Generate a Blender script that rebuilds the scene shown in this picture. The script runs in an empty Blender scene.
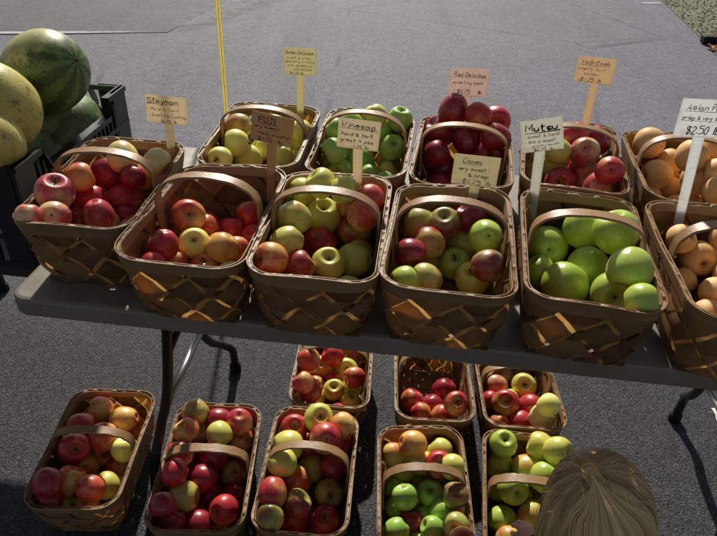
import bpy, bmesh, math, random
from mathutils import Vector, Matrix, noise as mnoise
R = math.radians
rnd = random.Random(11)
sc = bpy.context.scene
col = sc.collection
PI = math.pi

# ------------------------------------------------------------------ helpers
def lin(c):
    return tuple(((v/255)/12.92 if v/255 <= .04045 else ((v/255+.055)/1.055)**2.4) for v in c) + (1,)

def mesh_obj(name, verts, faces, mat=None, parent=None, smooth=False, tone=None):
    me = bpy.data.meshes.new(name)
    me.from_pydata([tuple(v) for v in verts], [], faces)
    if smooth:
        me.polygons.foreach_set('use_smooth', [True]*len(me.polygons))
    if tone is not None:                      # per-vertex tone (wood strips, hair strands)
        a = me.attributes.new('tone', 'FLOAT', 'POINT')
        a.data.foreach_set('value', tone)
    me.update()
    o = bpy.data.objects.new(name, me)
    col.objects.link(o)
    if mat: me.materials.append(mat)
    if parent: o.parent = parent
    return o

def tag(o, label=None, cat=None, group=None, kind=None):
    if label: o['label'] = label
    if cat: o['category'] = cat
    if group: o['group'] = group
    if kind: o['kind'] = kind
    return o

def empty(name, loc, rz=0, label=None, cat=None, group=None):
    o = bpy.data.objects.new(name, None)
    col.objects.link(o)
    o.empty_display_size = .05
    o.location = loc
    o.rotation_euler = (0, 0, rz)
    return tag(o, label, cat, group)

class MB:
    def __init__(s): s.v = []; s.f = []; s.t = []
    def add(s, vs, fs, tone=.5):
        b = len(s.v)
        s.v += [tuple(v) for v in vs]; s.t += [tone]*len(vs)
        s.f += [tuple(b+i for i in f) for f in fs]
    def box(s, x0, x1, y0, y1, z0, z1, tone=.5):
        v = [(x, y, z) for z in (z0, z1) for y in (y0, y1) for x in (x0, x1)]
        s.add(v, [(0,2,3,1),(4,5,7,6),(0,1,5,4),(2,6,7,3),(0,4,6,2),(1,3,7,5)], tone)
    def tube(s, pts, r, n=8, tone=.5, cap=True):
        pts = [Vector(p) for p in pts]
        rs = r if isinstance(r, (list, tuple)) else [r]*len(pts)
        vs = []; nrm = None
        for i, p in enumerate(pts):
            t = (pts[min(i+1, len(pts)-1)]-pts[max(i-1, 0)]).normalized()
            if nrm is None:
                nrm = t.orthogonal().normalized()
            nrm = (nrm - t*nrm.dot(t)).normalized()
            b = t.cross(nrm)
            for k in range(n):
                a = 2*PI*k/n
                vs.append(p+(nrm*math.cos(a)+b*math.sin(a))*rs[i])
        fs = []
        for i in range(len(pts)-1):
            for k in range(n):
                fs.append((i*n+k, i*n+(k+1) % n, (i+1)*n+(k+1) % n, (i+1)*n+k))
        if cap:
            fs.append(tuple(reversed(range(n)))); fs.append(tuple(range((len(pts)-1)*n, len(pts)*n)))
        s.add(vs, fs, tone)
    def build(s, name, mat, parent=None, smooth=False):
        return mesh_obj(name, s.v, s.f, mat, parent, smooth, s.t)

def bevel(o, w, seg=2):
    m = o.modifiers.new('bevel', 'BEVEL'); m.width = w; m.segments = seg; m.limit_method = 'ANGLE'
    return o

def smooth_path(pts, n=6):
    P = [Vector(p) for p in pts]; out = []
    for i in range(len(P)-1):
        a = P[max(i-1, 0)]; b = P[i]; c = P[i+1]; d = P[min(i+2, len(P)-1)]
        for k in range(n):
            t = k/n
            out.append(.5*((2*b)+(c-a)*t+(2*a-5*b+4*c-d)*t*t+(3*b-a-3*c+d)*t**3))
    out.append(P[-1]); return out

# ------------------------------------------------------------------ material helper
class NT:
    def __init__(s, name):
        s.m = bpy.data.materials.new(name); s.m.use_nodes = True
        s.t = s.m.node_tree; s.t.nodes.clear()
        s.out = s.n('ShaderNodeOutputMaterial')
    def n(s, typ, **kw):
        nd = s.t.nodes.new(typ)
        for k, v in kw.items():
            setattr(nd, k, v)
        return nd
    def link(s, a, b): s.t.links.new(a, b)
    def put(s, sock, v):
        if isinstance(v, bpy.types.NodeSocket): s.link(v, sock)
        elif v is not None: sock.default_value = v
    def math(s, op, a, b=None, c=None, clamp=False):
        nd = s.n('ShaderNodeMath', operation=op, use_clamp=clamp)
        s.put(nd.inputs[0], a)
        if b is not None: s.put(nd.inputs[1], b)
        if c is not None: s.put(nd.inputs[2], c)
        return nd.outputs[0]
    def vmath(s, op, a, b=None, scale=None):
        nd = s.n('ShaderNodeVectorMath', operation=op)
        s.put(nd.inputs[0], a)
        if b is not None: s.put(nd.inputs[1], b)
        if scale is not None: s.put(nd.inputs['Scale'], scale)
        return nd.outputs[0]
    def mix(s, f, a, b, mode='MIX'):
        nd = s.n('ShaderNodeMix', data_type='RGBA', blend_type=mode)
        s.put(nd.inputs[0], f); s.put(nd.inputs[6], a); s.put(nd.inputs[7], b)
        return nd.outputs[2]
    def noise(s, vec, scale, detail=3, rough=.55, dist=0):
        nd = s.n('ShaderNodeTexNoise')
        s.put(nd.inputs['Vector'], vec)
        nd.inputs['Scale'].default_value = scale; nd.inputs['Detail'].default_value = detail
        nd.inputs['Roughness'].default_value = rough; nd.inputs['Distortion'].default_value = dist
        return nd.outputs['Fac']
    def voro(s, vec, scale, feature='F1', out='Distance'):
        nd = s.n('ShaderNodeTexVoronoi', feature=feature)
        s.put(nd.inputs['Vector'], vec); nd.inputs['Scale'].default_value = scale
        return nd.outputs[out]
    def ramp(s, f, a, b, lo=0., hi=1.):
        nd = s.n('ShaderNodeMapRange', interpolation_type='SMOOTHSTEP')
        s.put(nd.inputs[0], f); nd.inputs[1].default_value = a; nd.inputs[2].default_value = b
        nd.inputs[3].default_value = lo; nd.inputs[4].default_value = hi
        return nd.outputs[0]
    def bump(s, h, strength=.3, dist=.002):
        nd = s.n('ShaderNodeBump'); nd.inputs['Strength'].default_value = strength
        nd.inputs['Distance'].default_value = dist; s.put(nd.inputs['Height'], h)
        return nd.outputs[0]
    def obj(s): return s.n('ShaderNodeTexCoord').outputs['Object']
    def rand(s): return s.n('ShaderNodeObjectInfo').outputs['Random']
    def attr(s, name): return s.n('ShaderNodeAttribute', attribute_name=name).outputs['Fac']
    def bsdf(s, color, rough=.5, spec=.5, normal=None, trans=0, trans_col=None, coat=0, metal=0, sheen=0):
        p = s.n('ShaderNodeBsdfPrincipled')
        s.put(p.inputs['Base Color'], color); s.put(p.inputs['Roughness'], rough)
        s.put(p.inputs['Specular IOR Level'], spec); s.put(p.inputs['Metallic'], metal)
        p.inputs['Coat Weight'].default_value = coat; p.inputs['Coat Roughness'].default_value = .15
        if normal is not None: s.put(p.inputs['Normal'], normal)
        o = p.outputs[0]
        if trans:
            t = s.n('ShaderNodeBsdfTranslucent'); s.put(t.inputs[0], trans_col if trans_col is not None else color)
            mx = s.n('ShaderNodeMixShader'); mx.inputs[0].default_value = trans
            s.link(o, mx.inputs[1]); s.link(t.outputs[0], mx.inputs[2]); o = mx.outputs[0]
        s.link(o, s.out.inputs[0])
        return s.m

def plain(name, rgb, rough=.5, spec=.5, var=.12, scale=30, trans=0, metal=0, bump=0):
    t = NT(name); v = t.obj()
    n = t.noise(v, scale, 4)
    c = lin(rgb)
    a = tuple(x*(1-var*2) for x in c[:3])+(1,); b = tuple(min(1, x*(1+var*2)) for x in c[:3])+(1,)
    cc = t.mix(n, a, b)
    nb = t.bump(t.noise(v, scale*6, 3), bump, .002) if bump else None
    return t.bsdf(cc, rough, spec, nb, trans=trans, metal=metal)

# ------------------------------------------------------------------ materials
def skin(name, g1, g2, b1, b2, cov, streak=.5, rough=.33, dots=.25, russet=False):
    """Fruit skin: ground colour, a blush on one side broken into streaks, pale lenticels,
    tan russet in the stem hollow and a dark blossom end."""
    t = NT(name); ob = t.obj(); rd = t.rand()
    v = t.vmath('ADD', ob, t.n('ShaderNodeCombineXYZ').outputs[0])
    comb = v.node.inputs[1].links[0].from_node
    for i, k in enumerate((37., 91., 53.)):
        t.link(t.math('MULTIPLY', rd, k), comb.inputs[i])
    sep = t.n('ShaderNodeSeparateXYZ'); t.link(ob, sep.inputs[0])
    x, y, z = sep.outputs
    rad = t.math('SQRT', t.math('ADD', t.math('MULTIPLY', x, x), t.math('MULTIPLY', y, y)))
    # streak coordinate: direction round the axis, stretched along it
    inv = t.math('DIVIDE', 1., t.math('ADD', rad, .05))
    sc_ = t.n('ShaderNodeCombineXYZ')
    t.link(t.math('ADD', t.math('MULTIPLY', x, inv), t.math('MULTIPLY', rd, 40.)), sc_.inputs[0])
    t.link(t.math('MULTIPLY', y, inv), sc_.inputs[1]); t.link(t.math('MULTIPLY', z, .12), sc_.inputs[2])
    st = t.noise(sc_.outputs[0], 9., 4, .7)
    n1 = t.noise(v, 1.3, 3, .5); n2 = t.noise(v, 5., 4, .6)
    ground = t.mix(t.ramp(n1, .3, .7), lin(g1), lin(g2))
    blush = t.mix(t.ramp(t.math('ADD', t.math('MULTIPLY', n2, .5), t.math('MULTIPLY', st, .5)), .35, .65), lin(b1), lin(b2))
    f = t.math('ADD', t.math('MULTIPLY', x, .38), t.math('MULTIPLY', t.math('SUBTRACT', n1, .5), 1.5))
    f = t.math('ADD', f, t.math('MULTIPLY', t.math('SUBTRACT', st, .5), streak*1.15))
    f = t.math('ADD', f, t.math('MULTIPLY', t.math('SUBTRACT', rd, .5), .45))
    f = t.math('ADD', f, (cov-.5)*2.2)
    c = t.mix(t.ramp(f, -.42, .46), ground, blush)
    # lenticels
    vd = t.voro(v, 13.)
    dot = t.math('MULTIPLY', t.ramp(vd, .05, .11, 1., 0.), dots)
    c = t.mix(dot, c, lin((225, 190, 130)) if not russet else lin((225, 180, 110)))
    # stem hollow
    hol = t.math('MULTIPLY', t.ramp(t.math('ADD', rad, t.math('MULTIPLY', n2, .22)), .18, .52, 1., 0.), t.ramp(z, .2, .45))
    c = t.mix(t.math('MULTIPLY', hol, .75), c, lin((150, 140, 62)) if not russet else lin((120, 75, 35)))
    pit = t.ramp(rad, .03, .14, 1., 0.)
    c = t.mix(t.math('MULTIPLY', pit, .9), c, lin((45, 32, 16)))
    # scuffs and bruises
    br = t.math('MULTIPLY', t.ramp(t.noise(v, 2.6, 5, .65), .66, .74), .4)
    c = t.mix(br, c, lin((110, 72, 40)))
    rg = t.ramp(n2, .2, .8, rough-.07, rough+.12)
    nb = t.bump(t.noise(v, 14. if not russet else 26., 3), .035 if not russet else .12, .03)
    m = t.bsdf(c, rg, .5 if not russet else .3, nb, coat=.18 if not russet else 0)
    p = [n for n in t.t.nodes if n.type == 'BSDF_PRINCIPLED'][0]
    p.inputs['Subsurface Weight'].default_value = .12
    p.inputs['Subsurface Radius'].default_value = (.6, .3, .12)
    p.inputs['Subsurface Scale'].default_value = .05
    return m

SKIN = {
 'r': skin('red_apple_skin', (230,182,104), (216,164,90), (204,60,60), (174,38,48), .68, .65, .36),
 'd': skin('dark_red_apple_skin', (196,124,88), (176,104,76), (172,46,58), (136,30,44), .80, .55, .32),
 'o': skin('orange_blush_apple_skin', (240,196,108), (234,180,88), (218,96,64), (198,58,54), .53, .6),
 'y': skin('yellow_apple_skin', (255,248,140), (246,240,122), (244,222,120), (236,204,104), .05, .3, .32),
 'g': skin('green_apple_skin', (166,194,72), (194,210,94), (196,198,88), (170,170,76), .05, .3, .27),
 'G': skin('fresh_green_apple_skin', (154,196,84), (182,214,106), (178,194,94), (156,170,84), .05, .3, .27),
 'l': skin('lime_apple_skin', (224,218,108), (208,206,94), (212,110,72), (192,74,60), .27, .5),
 'p': skin('pink_apple_skin', (238,208,150), (230,190,130), (208,84,88), (182,52,64), .60, .5),
 'c': skin('cream_apple_skin', (236,218,150), (228,204,130), (226,160,104), (214,124,86), .20, .45),
 'b': skin('maroon_green_apple_skin', (172,174,86), (188,180,92), (152,70,58), (124,44,42), .46, .7),
 'k': skin('red_and_green_apple_skin', (208,196,104), (192,188,94), (190,66,62), (160,40,46), .55, .7),
 't': skin('russet_pear_skin', (244,202,138), (232,184,114), (234,178,112), (210,150,88), .3, .2, .5, .6, True),
}
SKIN_WORD = {'r':'red','d':'dark red','o':'orange and yellow','y':'yellow','g':'green','G':'bright green','l':'yellow-green','p':'pink and cream',
             'c':'pale cream','b':'maroon and green','k':'red and green','t':'tan'}

def wood(name, c1, c2, rough=.6, trans=.25, tcol=(235,140,50), grain=60):
    t = NT(name); v = t.obj(); tone = t.attr('tone'); rd = t.rand()
    m = t.n('ShaderNodeMapping'); t.link(v, m.inputs[0]); m.inputs['Scale'].default_value = (1, 1, 1)
    add = t.vmath('ADD', m.outputs[0], t.n('ShaderNodeCombineXYZ').outputs[0])
    cb = add.node.inputs[1].links[0].from_node
    t.link(t.math('MULTIPLY', tone, 17.), cb.inputs[0]); t.link(t.math('MULTIPLY', rd, 11.), cb.inputs[1])
    n = t.noise(add, grain, 5, .65, 1.2); n2 = t.noise(add, 9., 4, .6)
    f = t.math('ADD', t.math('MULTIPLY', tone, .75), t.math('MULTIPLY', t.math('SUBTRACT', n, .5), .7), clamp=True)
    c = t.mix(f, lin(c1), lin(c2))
    c = t.mix(t.ramp(n2, .55, .8, 0., .45), c, lin((92, 62, 36)))
    c = t.mix(t.ramp(t.voro(add, 26.), .02, .07, .7, 0.), c, lin((48, 30, 18)))
    c = t.mix(.35, c, t.mix(rd, lin((250, 244, 232)), lin((196, 172, 146))), 'MULTIPLY')
    nb = t.bump(n, .35, .002)
    m_ = t.bsdf(c, rough, .3, nb, trans=trans, trans_col=t.mix(.55, c, lin(tcol)))
    mx = [q for q in t.t.nodes if q.type == 'MIX_SHADER'][0]
    t.link(t.ramp(tone, .35, .95, trans*.12, min(.75, trans*1.5)), mx.inputs[0])
    return m_

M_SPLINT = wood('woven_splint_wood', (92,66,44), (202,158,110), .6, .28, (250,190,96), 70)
M_RIM = wood('rim_band_wood', (126,96,66), (194,158,114), .5, .08, (235,180,100), 55)
M_HANDLE = wood('bent_handle_wood', (132,98,64), (192,154,108), .42, .05, (235,180,100), 60)
M_STEM = plain('stem_brown', (82,58,34), .8, .2)

def asphalt(name, near, far, speck=1.0, y0=1.9, y1=3.0):
    t = NT(name); v = t.n('ShaderNodeNewGeometry').outputs['Position']
    sep = t.n('ShaderNodeSeparateXYZ'); t.link(v, sep.inputs[0])
    big = t.noise(v, .9, 4, .6); mid = t.noise(v, 14., 4, .65); fine = t.noise(v, 230., 4, .75)
    vo = t.n('ShaderNodeTexVoronoi', feature='F1'); t.link(v, vo.inputs['Vector']); vo.inputs['Scale'].default_value = 185.
    stone = vo.outputs['Distance']; sepc = t.n('ShaderNodeSeparateColor'); t.link(vo.outputs['Color'], sepc.inputs[0])
    rv = sepc.outputs[0]
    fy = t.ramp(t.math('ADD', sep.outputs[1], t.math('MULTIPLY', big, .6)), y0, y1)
    base = t.mix(fy, lin(near), lin(far))  # dimmer light near the stall is painted in as a darker base colour
    k = t.math('ADD', t.math('MULTIPLY', t.math('SUBTRACT', fine, .5), 2.0), 1.0)
    k = t.math('ADD', k, t.math('MULTIPLY', t.math('SUBTRACT', rv, .5), 1.1))
    k = t.math('ADD', k, t.math('MULTIPLY', t.math('SUBTRACT', mid, .5), .9))
    k = t.math('ADD', k, t.math('MULTIPLY', t.math('SUBTRACT', big, .5), .55))
    hc = t.n('ShaderNodeCombineColor')
    for i in range(3): t.link(t.math('MAXIMUM', k, .12), hc.inputs[i])
    c = t.mix(1., base, hc.outputs[0], 'MULTIPLY')
    # pale chips of aggregate and bleached scuffs
    chip = t.math('MULTIPLY', t.ramp(rv, .93, .97), t.ramp(stone, .25, .5, 1., 0.))
    c = t.mix(t.math('MULTIPLY', chip, .75*speck), c, lin((172, 170, 166)))
    sv = t.n('ShaderNodeMapping'); t.link(v, sv.inputs[0]); sv.inputs['Scale'].default_value = (.55, 1.7, 1)
    scuff = t.math('MULTIPLY', t.ramp(t.noise(sv.outputs[0], 1.1, 6, .7), .56, .74), t.ramp(fine, .42, .62))
    c = t.mix(t.math('MULTIPLY', t.math('MULTIPLY', scuff, fy), .45), c, lin((160, 157, 160)))
    # tyre-polished lanes running away from the stall, and a few tar-dark cracks
    tm = t.n('ShaderNodeMapping'); t.link(v, tm.inputs[0]); tm.inputs['Scale'].default_value = (1.5, .10, 1)
    c = t.mix(t.math('MULTIPLY', t.ramp(t.noise(tm.outputs[0], 1., 3, .6), .5, .72), .38), c, lin((66, 65, 70)))
    wv = t.vmath('ADD', v, t.vmath('SCALE', t.n('ShaderNodeTexNoise').outputs['Color'], None, .5))
    cr_ = t.voro(wv, .42, 'DISTANCE_TO_EDGE')
    c = t.mix(t.math('MULTIPLY', t.math('MULTIPLY', t.ramp(cr_, .003, .010, 1., 0.), fy), t.ramp(big, .45, .6, 0., .55)), c, lin((52, 51, 54)))
    h = t.math('ADD', t.math('MULTIPLY', fine, .6), t.math('MULTIPLY', t.ramp(stone, 0., .6, 1., 0.), .8))
    nb = t.bump(h, .85, .004)
    return t.bsdf(c, .75, .28, nb)

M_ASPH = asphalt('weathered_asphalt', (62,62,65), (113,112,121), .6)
M_ROAD = asphalt('darker_road_asphalt', (92,90,95), (98,96,102), .7)

def worn_paint(name, rgb, cover, soft=False):
    t = NT(name); v = t.n('ShaderNodeNewGeometry').outputs['Position']
    n = t.noise(v, 9., 6, .75); f = t.noise(v, 110., 3, .7)
    k = t.ramp(t.math('ADD', n, t.math('MULTIPLY', t.math('SUBTRACT', f, .5), .6)), .5-cover*.35, .72-cover*.35)
    c = t.mix(k, lin((124,122,130)), lin(rgb))
    m_ = t.bsdf(c, .8, .2, None if soft else t.bump(f, .6, .003))
    # the paint is worn through to the asphalt in ragged holes and along its edges
    p = [q for q in t.t.nodes if q.type == 'BSDF_PRINCIPLED'][0]
    e = t.attr('tone')
    al = t.math('MULTIPLY', t.ramp(t.math('ADD', t.math('ADD', n, t.math('MULTIPLY', t.math('SUBTRACT', f, .5), 1.3)), t.math('MULTIPLY', e, .6)), .80-cover*.5, 1.15-cover*.5), t.ramp(e, 0., .5))
    if soft: al = t.math('MULTIPLY', t.ramp(t.math('ADD', t.math('MULTIPLY', e, .8), t.math('MULTIPLY', t.math('SUBTRACT', n, .5), .8)), .05, .9), t.ramp(f, .25, .75, .25, .8))
    t.link(al, p.inputs['Alpha'])
    return m_
M_LINE = worn_paint('worn_white_paint', (190,188,190), .8)
M_PATCH = worn_paint('bleached_seam', (164,162,167), .35, True)

def verge_mat():
    t = NT('gravelly_grass'); v = t.n('ShaderNodeNewGeometry').outputs['Position']
    n = t.noise(v, 12., 5, .7); f = t.noise(v, 90., 4, .8)
    c = t.mix(t.ramp(n, .25, .75), lin((136,134,116)), lin((116,122,96)))
    c = t.mix(t.ramp(f, .45, .7), c, lin((186,180,162)))
    return t.bsdf(c, .9, .1, t.bump(f, .9, .01))
M_VERGE = verge_mat()

def table_mat():
    t = NT('scuffed_grey_plastic'); v = t.obj()
    n = t.noise(v, 7., 5, .65); f = t.noise(v, 160., 3, .6)
    m = t.n('ShaderNodeMapping'); t.link(v, m.inputs[0]); m.inputs['Scale'].default_value = (2., 16., 16.)
    s = t.noise(m.outputs[0], 6., 6, .75)
    c = t.mix(n, lin((112,104,92)), lin((146,137,122)))
    c = t.mix(t.ramp(s, .58, .68, 0., .5), c, lin((84,74,62)))
    c = t.mix(t.ramp(t.noise(v, 30., 5, .7), .62, .7, 0., .5), c, lin((176,168,154)))
    return t.bsdf(c, t.ramp(n, .3, .7, .42, .65), .35, t.bump(f, .25, .0015))
M_TABLE = table_mat()
M_DARKTOP = plain('stained_dark_tabletop', (58,54,50), .6, .3, .15, 9, bump=.12)
M_LEG = plain('dark_steel_tube', (40,40,42), .38, .5, .1, 40, metal=.3)
M_BRACE = plain('bright_steel_tube', (150,150,152), .42, .5, .06, 40, metal=.9)
M_RUBBER = plain('black_rubber', (20,20,20), .7, .3)
M_CRATE = plain('black_crate_plastic', (26,27,29), .34, .6, .2, 25, bump=.05)
M_YELLOW = plain('yellow_painted_pole', (214,190,84), .5, .4, .15, 20, trans=.6)
M_DARKSTRIP = plain('brown_groove', (120,88,34), .7, .2)
M_PAPER = plain('white_paper', (232,232,232), .7, .2, .03, 10, trans=.2)

def board_mat(name, rgb, trans):
    t = NT(name); v = t.obj()
    m = t.n('ShaderNodeMapping'); t.link(v, m.inputs[0]); m.inputs['Scale'].default_value = (1., 1., 6.)
    n = t.noise(m.outputs[0], 30., 4, .6); g = t.noise(v, 55., 4)
    c = lin(rgb)
    cc = t.mix(n, tuple(x*.8 for x in c[:3])+(1,), tuple(min(1, x*1.12) for x in c[:3])+(1,))
    cc = t.mix(t.ramp(g, .55, .78, 0., .4), cc, lin((170,140,100)))
    cc = t.mix(t.ramp(t.noise(v, 14., 5, .7), .58, .72, 0., .3), cc, lin((140,116,86)))
    return t.bsdf(cc, .7, .2, t.bump(g, .15, .001), trans=min(.6, trans*1.55), trans_col=t.mix(.45, cc, (1, .97, .9, 1)))

def ink(name, rgb):
    t = NT(name); n = t.noise(t.obj(), 400., 2)
    c = lin(rgb)
    return t.bsdf(t.mix(n, c, tuple(min(1, x*1.8+.01) for x in c[:3])+(1,)), .7, .15)
M_INK = ink('black_marker_ink', (12,11,14)); M_REDINK = ink('red_marker_ink', (186,40,52))

# ------------------------------------------------------------------ ground
def sheet(name, pts, z, mat, kind='structure'):
    o = mesh_obj(name, [(x, y, z) for x, y in pts], [tuple(range(len(pts)))], mat)
    return tag(o, kind=kind)
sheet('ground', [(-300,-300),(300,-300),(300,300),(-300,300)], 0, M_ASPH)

def strip(a, b, wa, wb, z, mat, name, n=40, wob=.012, seed=1):
    """a hand-worn band on the ground with a ragged edge"""
    r = random.Random(seed); a = Vector(a); b = Vector(b); d = b-a; nrm = Vector((-d.y, d.x)).normalized()
    vs = []; fs = []; tn = []
    for i in range(n+1):
        p = a+d*(i/n); w = wa+(wb-wa)*i/n
        for s in (-1, -.6, -.2, .2, .6, 1):
            q = p+nrm*s*w/2+nrm*r.uniform(-wob, wob)*.4; vs.append((q.x, q.y, z)); tn.append((1-abs(s))*1.25*min(1, 6*i/n, 6*(n-i)/n))
        if i:
            for k in range(5): fs.append((6*i-6+k, 6*i+k, 6*i+k+1, 6*i-5+k))
    return tag(mesh_obj(name, vs, fs, mat, tone=tn), kind='structure')
sheet('road', [(-30,.1),(-3.06,5.52),(-1.74,5.79),(-1.53,6.96),(.9,20),(.9,60),(-60,60)], .004, M_ROAD)
strip((-9,4.33), (-1.70,5.80), .11, .09, .008, M_LINE, 'painted_line', 90, .012, 3)
strip((-1.72,5.74), (-.95,8.2), .35, 1.1, .012, M_PATCH, 'bleached_seam', 40, .02, 5)
strip((3.08,7.93), (3.34,7.99), .09, .09, .004, M_LINE, 'paint_mark', 10, .01, 4)
sheet('verge', [(3.46,8.62),(3.40,8.17),(3.06,5.86),(2.4,1.5),(40,1.5),(40,40),(4.6,15)], .006, M_VERGE)
# short grass and stones on the verge
gm = MB(); rg = random.Random(5)
for i in range(2600):
    y = rg.uniform(5.4, 9.3); x0 = 3.0+(y-5.6)*.147; x = x0+.03+abs(rg.gauss(0, .55))
    h = rg.uniform(.008, .03); w = rg.uniform(.003, .008); a = rg.uniform(0, 6.3)
    dx, dy = math.cos(a)*w, math.sin(a)*w
    if rg.random() < .6:
        gm.add([(x-dx,y-dy,.005),(x+dx,y+dy,.005),(x+rg.uniform(-.015,.015),y+rg.uniform(-.015,.015),h)], [(0,1,2)], rg.random())
    else:
        s = rg.uniform(.006, .015)
        gm.add([(x-s,y,.006),(x,y-s,.006),(x+s,y,.006),(x,y+s,.006),(x,y,.006+s*.8)], [(0,1,4),(1,2,4),(2,3,4),(3,0,4)], rg.random())
tg = NT('verge_grass_blades'); tv = tg.attr('tone')
M_BLADE = tg.bsdf(tg.mix(tv, lin((96,104,66)), lin((176,168,142))), .8, .2)
tag(gm.build('grass', M_BLADE), kind='stuff')
# black edging bar and fallen leaves at its foot
kb = MB(); kb.box(-.02, .55, -.05, .05, 0, .07)
o = bevel(kb.build('edging_bar', M_RUBBER), .012); o.location = (3.08, 6.22, .006); o.rotation_euler = (0, 0, R(-3))
tag(o, 'short black edging bar lying where the asphalt meets the verge', 'edging')
lm = MB()
for i in range(90):
    x = 3.13+rg.gauss(.12, .12); y = 5.98+rg.gauss(0, .10); a = rg.uniform(0, 6.3); s = rg.uniform(.015, .035)
    if x < 3.02: continue
    ca, sa = math.cos(a), math.sin(a); z = .010+rg.uniform(0, .02)
    P = [(-1,0,.1),(-.3,.5,.5),(.5,.4,.3),(1,0,.0),(.5,-.45,.4),(-.3,-.5,.2)]
    lm.add([(x+(px*ca-py*sa)*s, y+(px*sa+py*ca)*s, z+pz*s*.6) for px,py,pz in P], [(0,1,2,3),(0,3,4,5)], rg.random())
tl = NT('dry_leaf'); M_LEAF = tl.bsdf(tl.mix(tl.attr('tone'), lin((150,84,44)), lin((206,150,96))), .8, .2, trans=.2)
tag(lm.build('fallen_leaves', M_LEAF), kind='stuff')
# white sheet of paper on the ground by the right table leg
pm = MB(); N = 8; vs = []; fs = []
for i in range(N+1):
    for j in range(N+1):
        u, w = i/N, j/N
        vs.append((u*.19, -w*.13+u*.02, .006+.012*math.sin(u*4+w*3)*math.sin(w*5+1)**2+.004*u+.008*w*w))
for i in range(N):
    for j in range(N): fs.append((i*(N+1)+j, (i+1)*(N+1)+j, (i+1)*(N+1)+j+1, i*(N+1)+j+1))
pm.add(vs, fs)
o = pm.build('paper_sheet', M_PAPER, None, True); o.location = (1.150, 1.515, .004); o.rotation_euler = (0, 0, R(-8))
tag(o, 'loose white sheet of paper lying on the asphalt beyond the right table leg', 'paper')

# ------------------------------------------------------------------ tables
TZ = .738
def folding_table(loc, rz, length, depth, top, label, legs, thick=.042, edge=None):
    t = empty('folding_table', loc, rz, label, 'table')
    # rounded slab
    r = .035; pts = []
    for cx, cy, a0 in ((length-r, r, -90), (length-r, depth-r, 0), (r, depth-r, 90), (r, r, 180)):
        for k in range(7):
            a = R(a0+k*15); pts.append((cx+r*math.cos(a), cy+r*math.sin(a)))
    n = len(pts)
    prof = [(-.004, top-thick), (.0, top-thick+.006), (.0, top-.008), (-.003, top-.002), (-.009, top)]
    vs = []; fs = []
    for off, z in prof:
        for (x, y) in pts:
            cx = min(max(x, r), length-r); cy = min(max(y, r), depth-r); d = Vector((x-cx, y-cy))
            d = d.normalized() if d.length > 1e-6 else Vector((0, 0))
            vs.append((x+d.x*off, y+d.y*off, z))
    for k in range(len(prof)-1):
        for i in range(n): fs.append((k*n+i, k*n+(i+1) % n, (k+1)*n+(i+1) % n, (k+1)*n+i))
    fs.append(tuple(range((len(prof)-1)*n, len(prof)*n)))
    vs += [(x, y, top-thick+.018) for x, y in pts]   # recessed underside
    b = len(prof)*n
    inset = [(min(max(x, .03), length-.03), min(max(y, .03), depth-.03)) for x, y in pts]
    vs += [(x, y, top-thick) for x, y in inset]; vs += [(x, y, top-thick+.02) for x, y in inset]
    for i in range(n):
        fs.append((i, b+n+i, b+n+(i+1) % n, (i+1) % n)); fs.append((b+n+i, b+2*n+i, b+2*n+(i+1) % n, b+n+(i+1) % n))
    fs.append(tuple(reversed(range(b+2*n, b+3*n))))
    mesh_obj('tabletop', vs, fs, edge or M_TABLE, t)
    for lx in legs:
        u = top-thick+.02
        fr = MB(); fr.tube(smooth_path([(lx+.02,.20,u),(lx+.005,.20,u-.15),(lx-.02,.195,.34),(lx-.045,.17,.22),(lx-.06,.135,.12),(lx-.065,.12,.02)], 5), .013, 10)
        a = fr.build('leg', M_LEG, t, True)
        fb = MB(); fb.tube([(lx-.065,.119,.0),(lx-.065,.119,.028)], .019, 10); fb.build('foot_cap', M_RUBBER, a, True)
        fr = MB(); fr.tube(smooth_path([(lx,.46,u),(lx-.02,.47,u-.12),(lx-.04,.49,.32),(lx-.036,.53,.215),(lx-.02,.595,.145),(lx,.628,.10),(lx+.002,.638,.05),(lx+.002,.64,.02)], 6), .013, 10)
        a = fr.build('leg', M_LEG, t, True)
        fb = MB(); fb.tube([(lx+.002,.64,.0),(lx+.002,.64,.03)], .019, 10); fb.build('foot_cap', M_RUBBER, a, True)
        cb = MB(); cb.tube([(lx-.026,.195,.29),(lx-.036,.50,.29)], .010, 10); cb.build('crossbar', M_BRACE, t, True)
        cb = MB(); cb.tube([(lx-.003,.20,.46),(lx+.10,.34,u)], .009, 8); cb.build('brace', M_LEG, t, True)
    return t
folding_table((-.673,.990,0), R(-5.65), 1.83, .757, TZ, 'long grey plastic folding table carrying two rows of fruit baskets', [.215, 1.63])
folding_table((-2.03,1.415,0), R(-5.65), 1.27, .62, .60, 'low dark folding table at the left holding the melon crate', [.15, .62], .036, M_DARKTOP)

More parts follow.
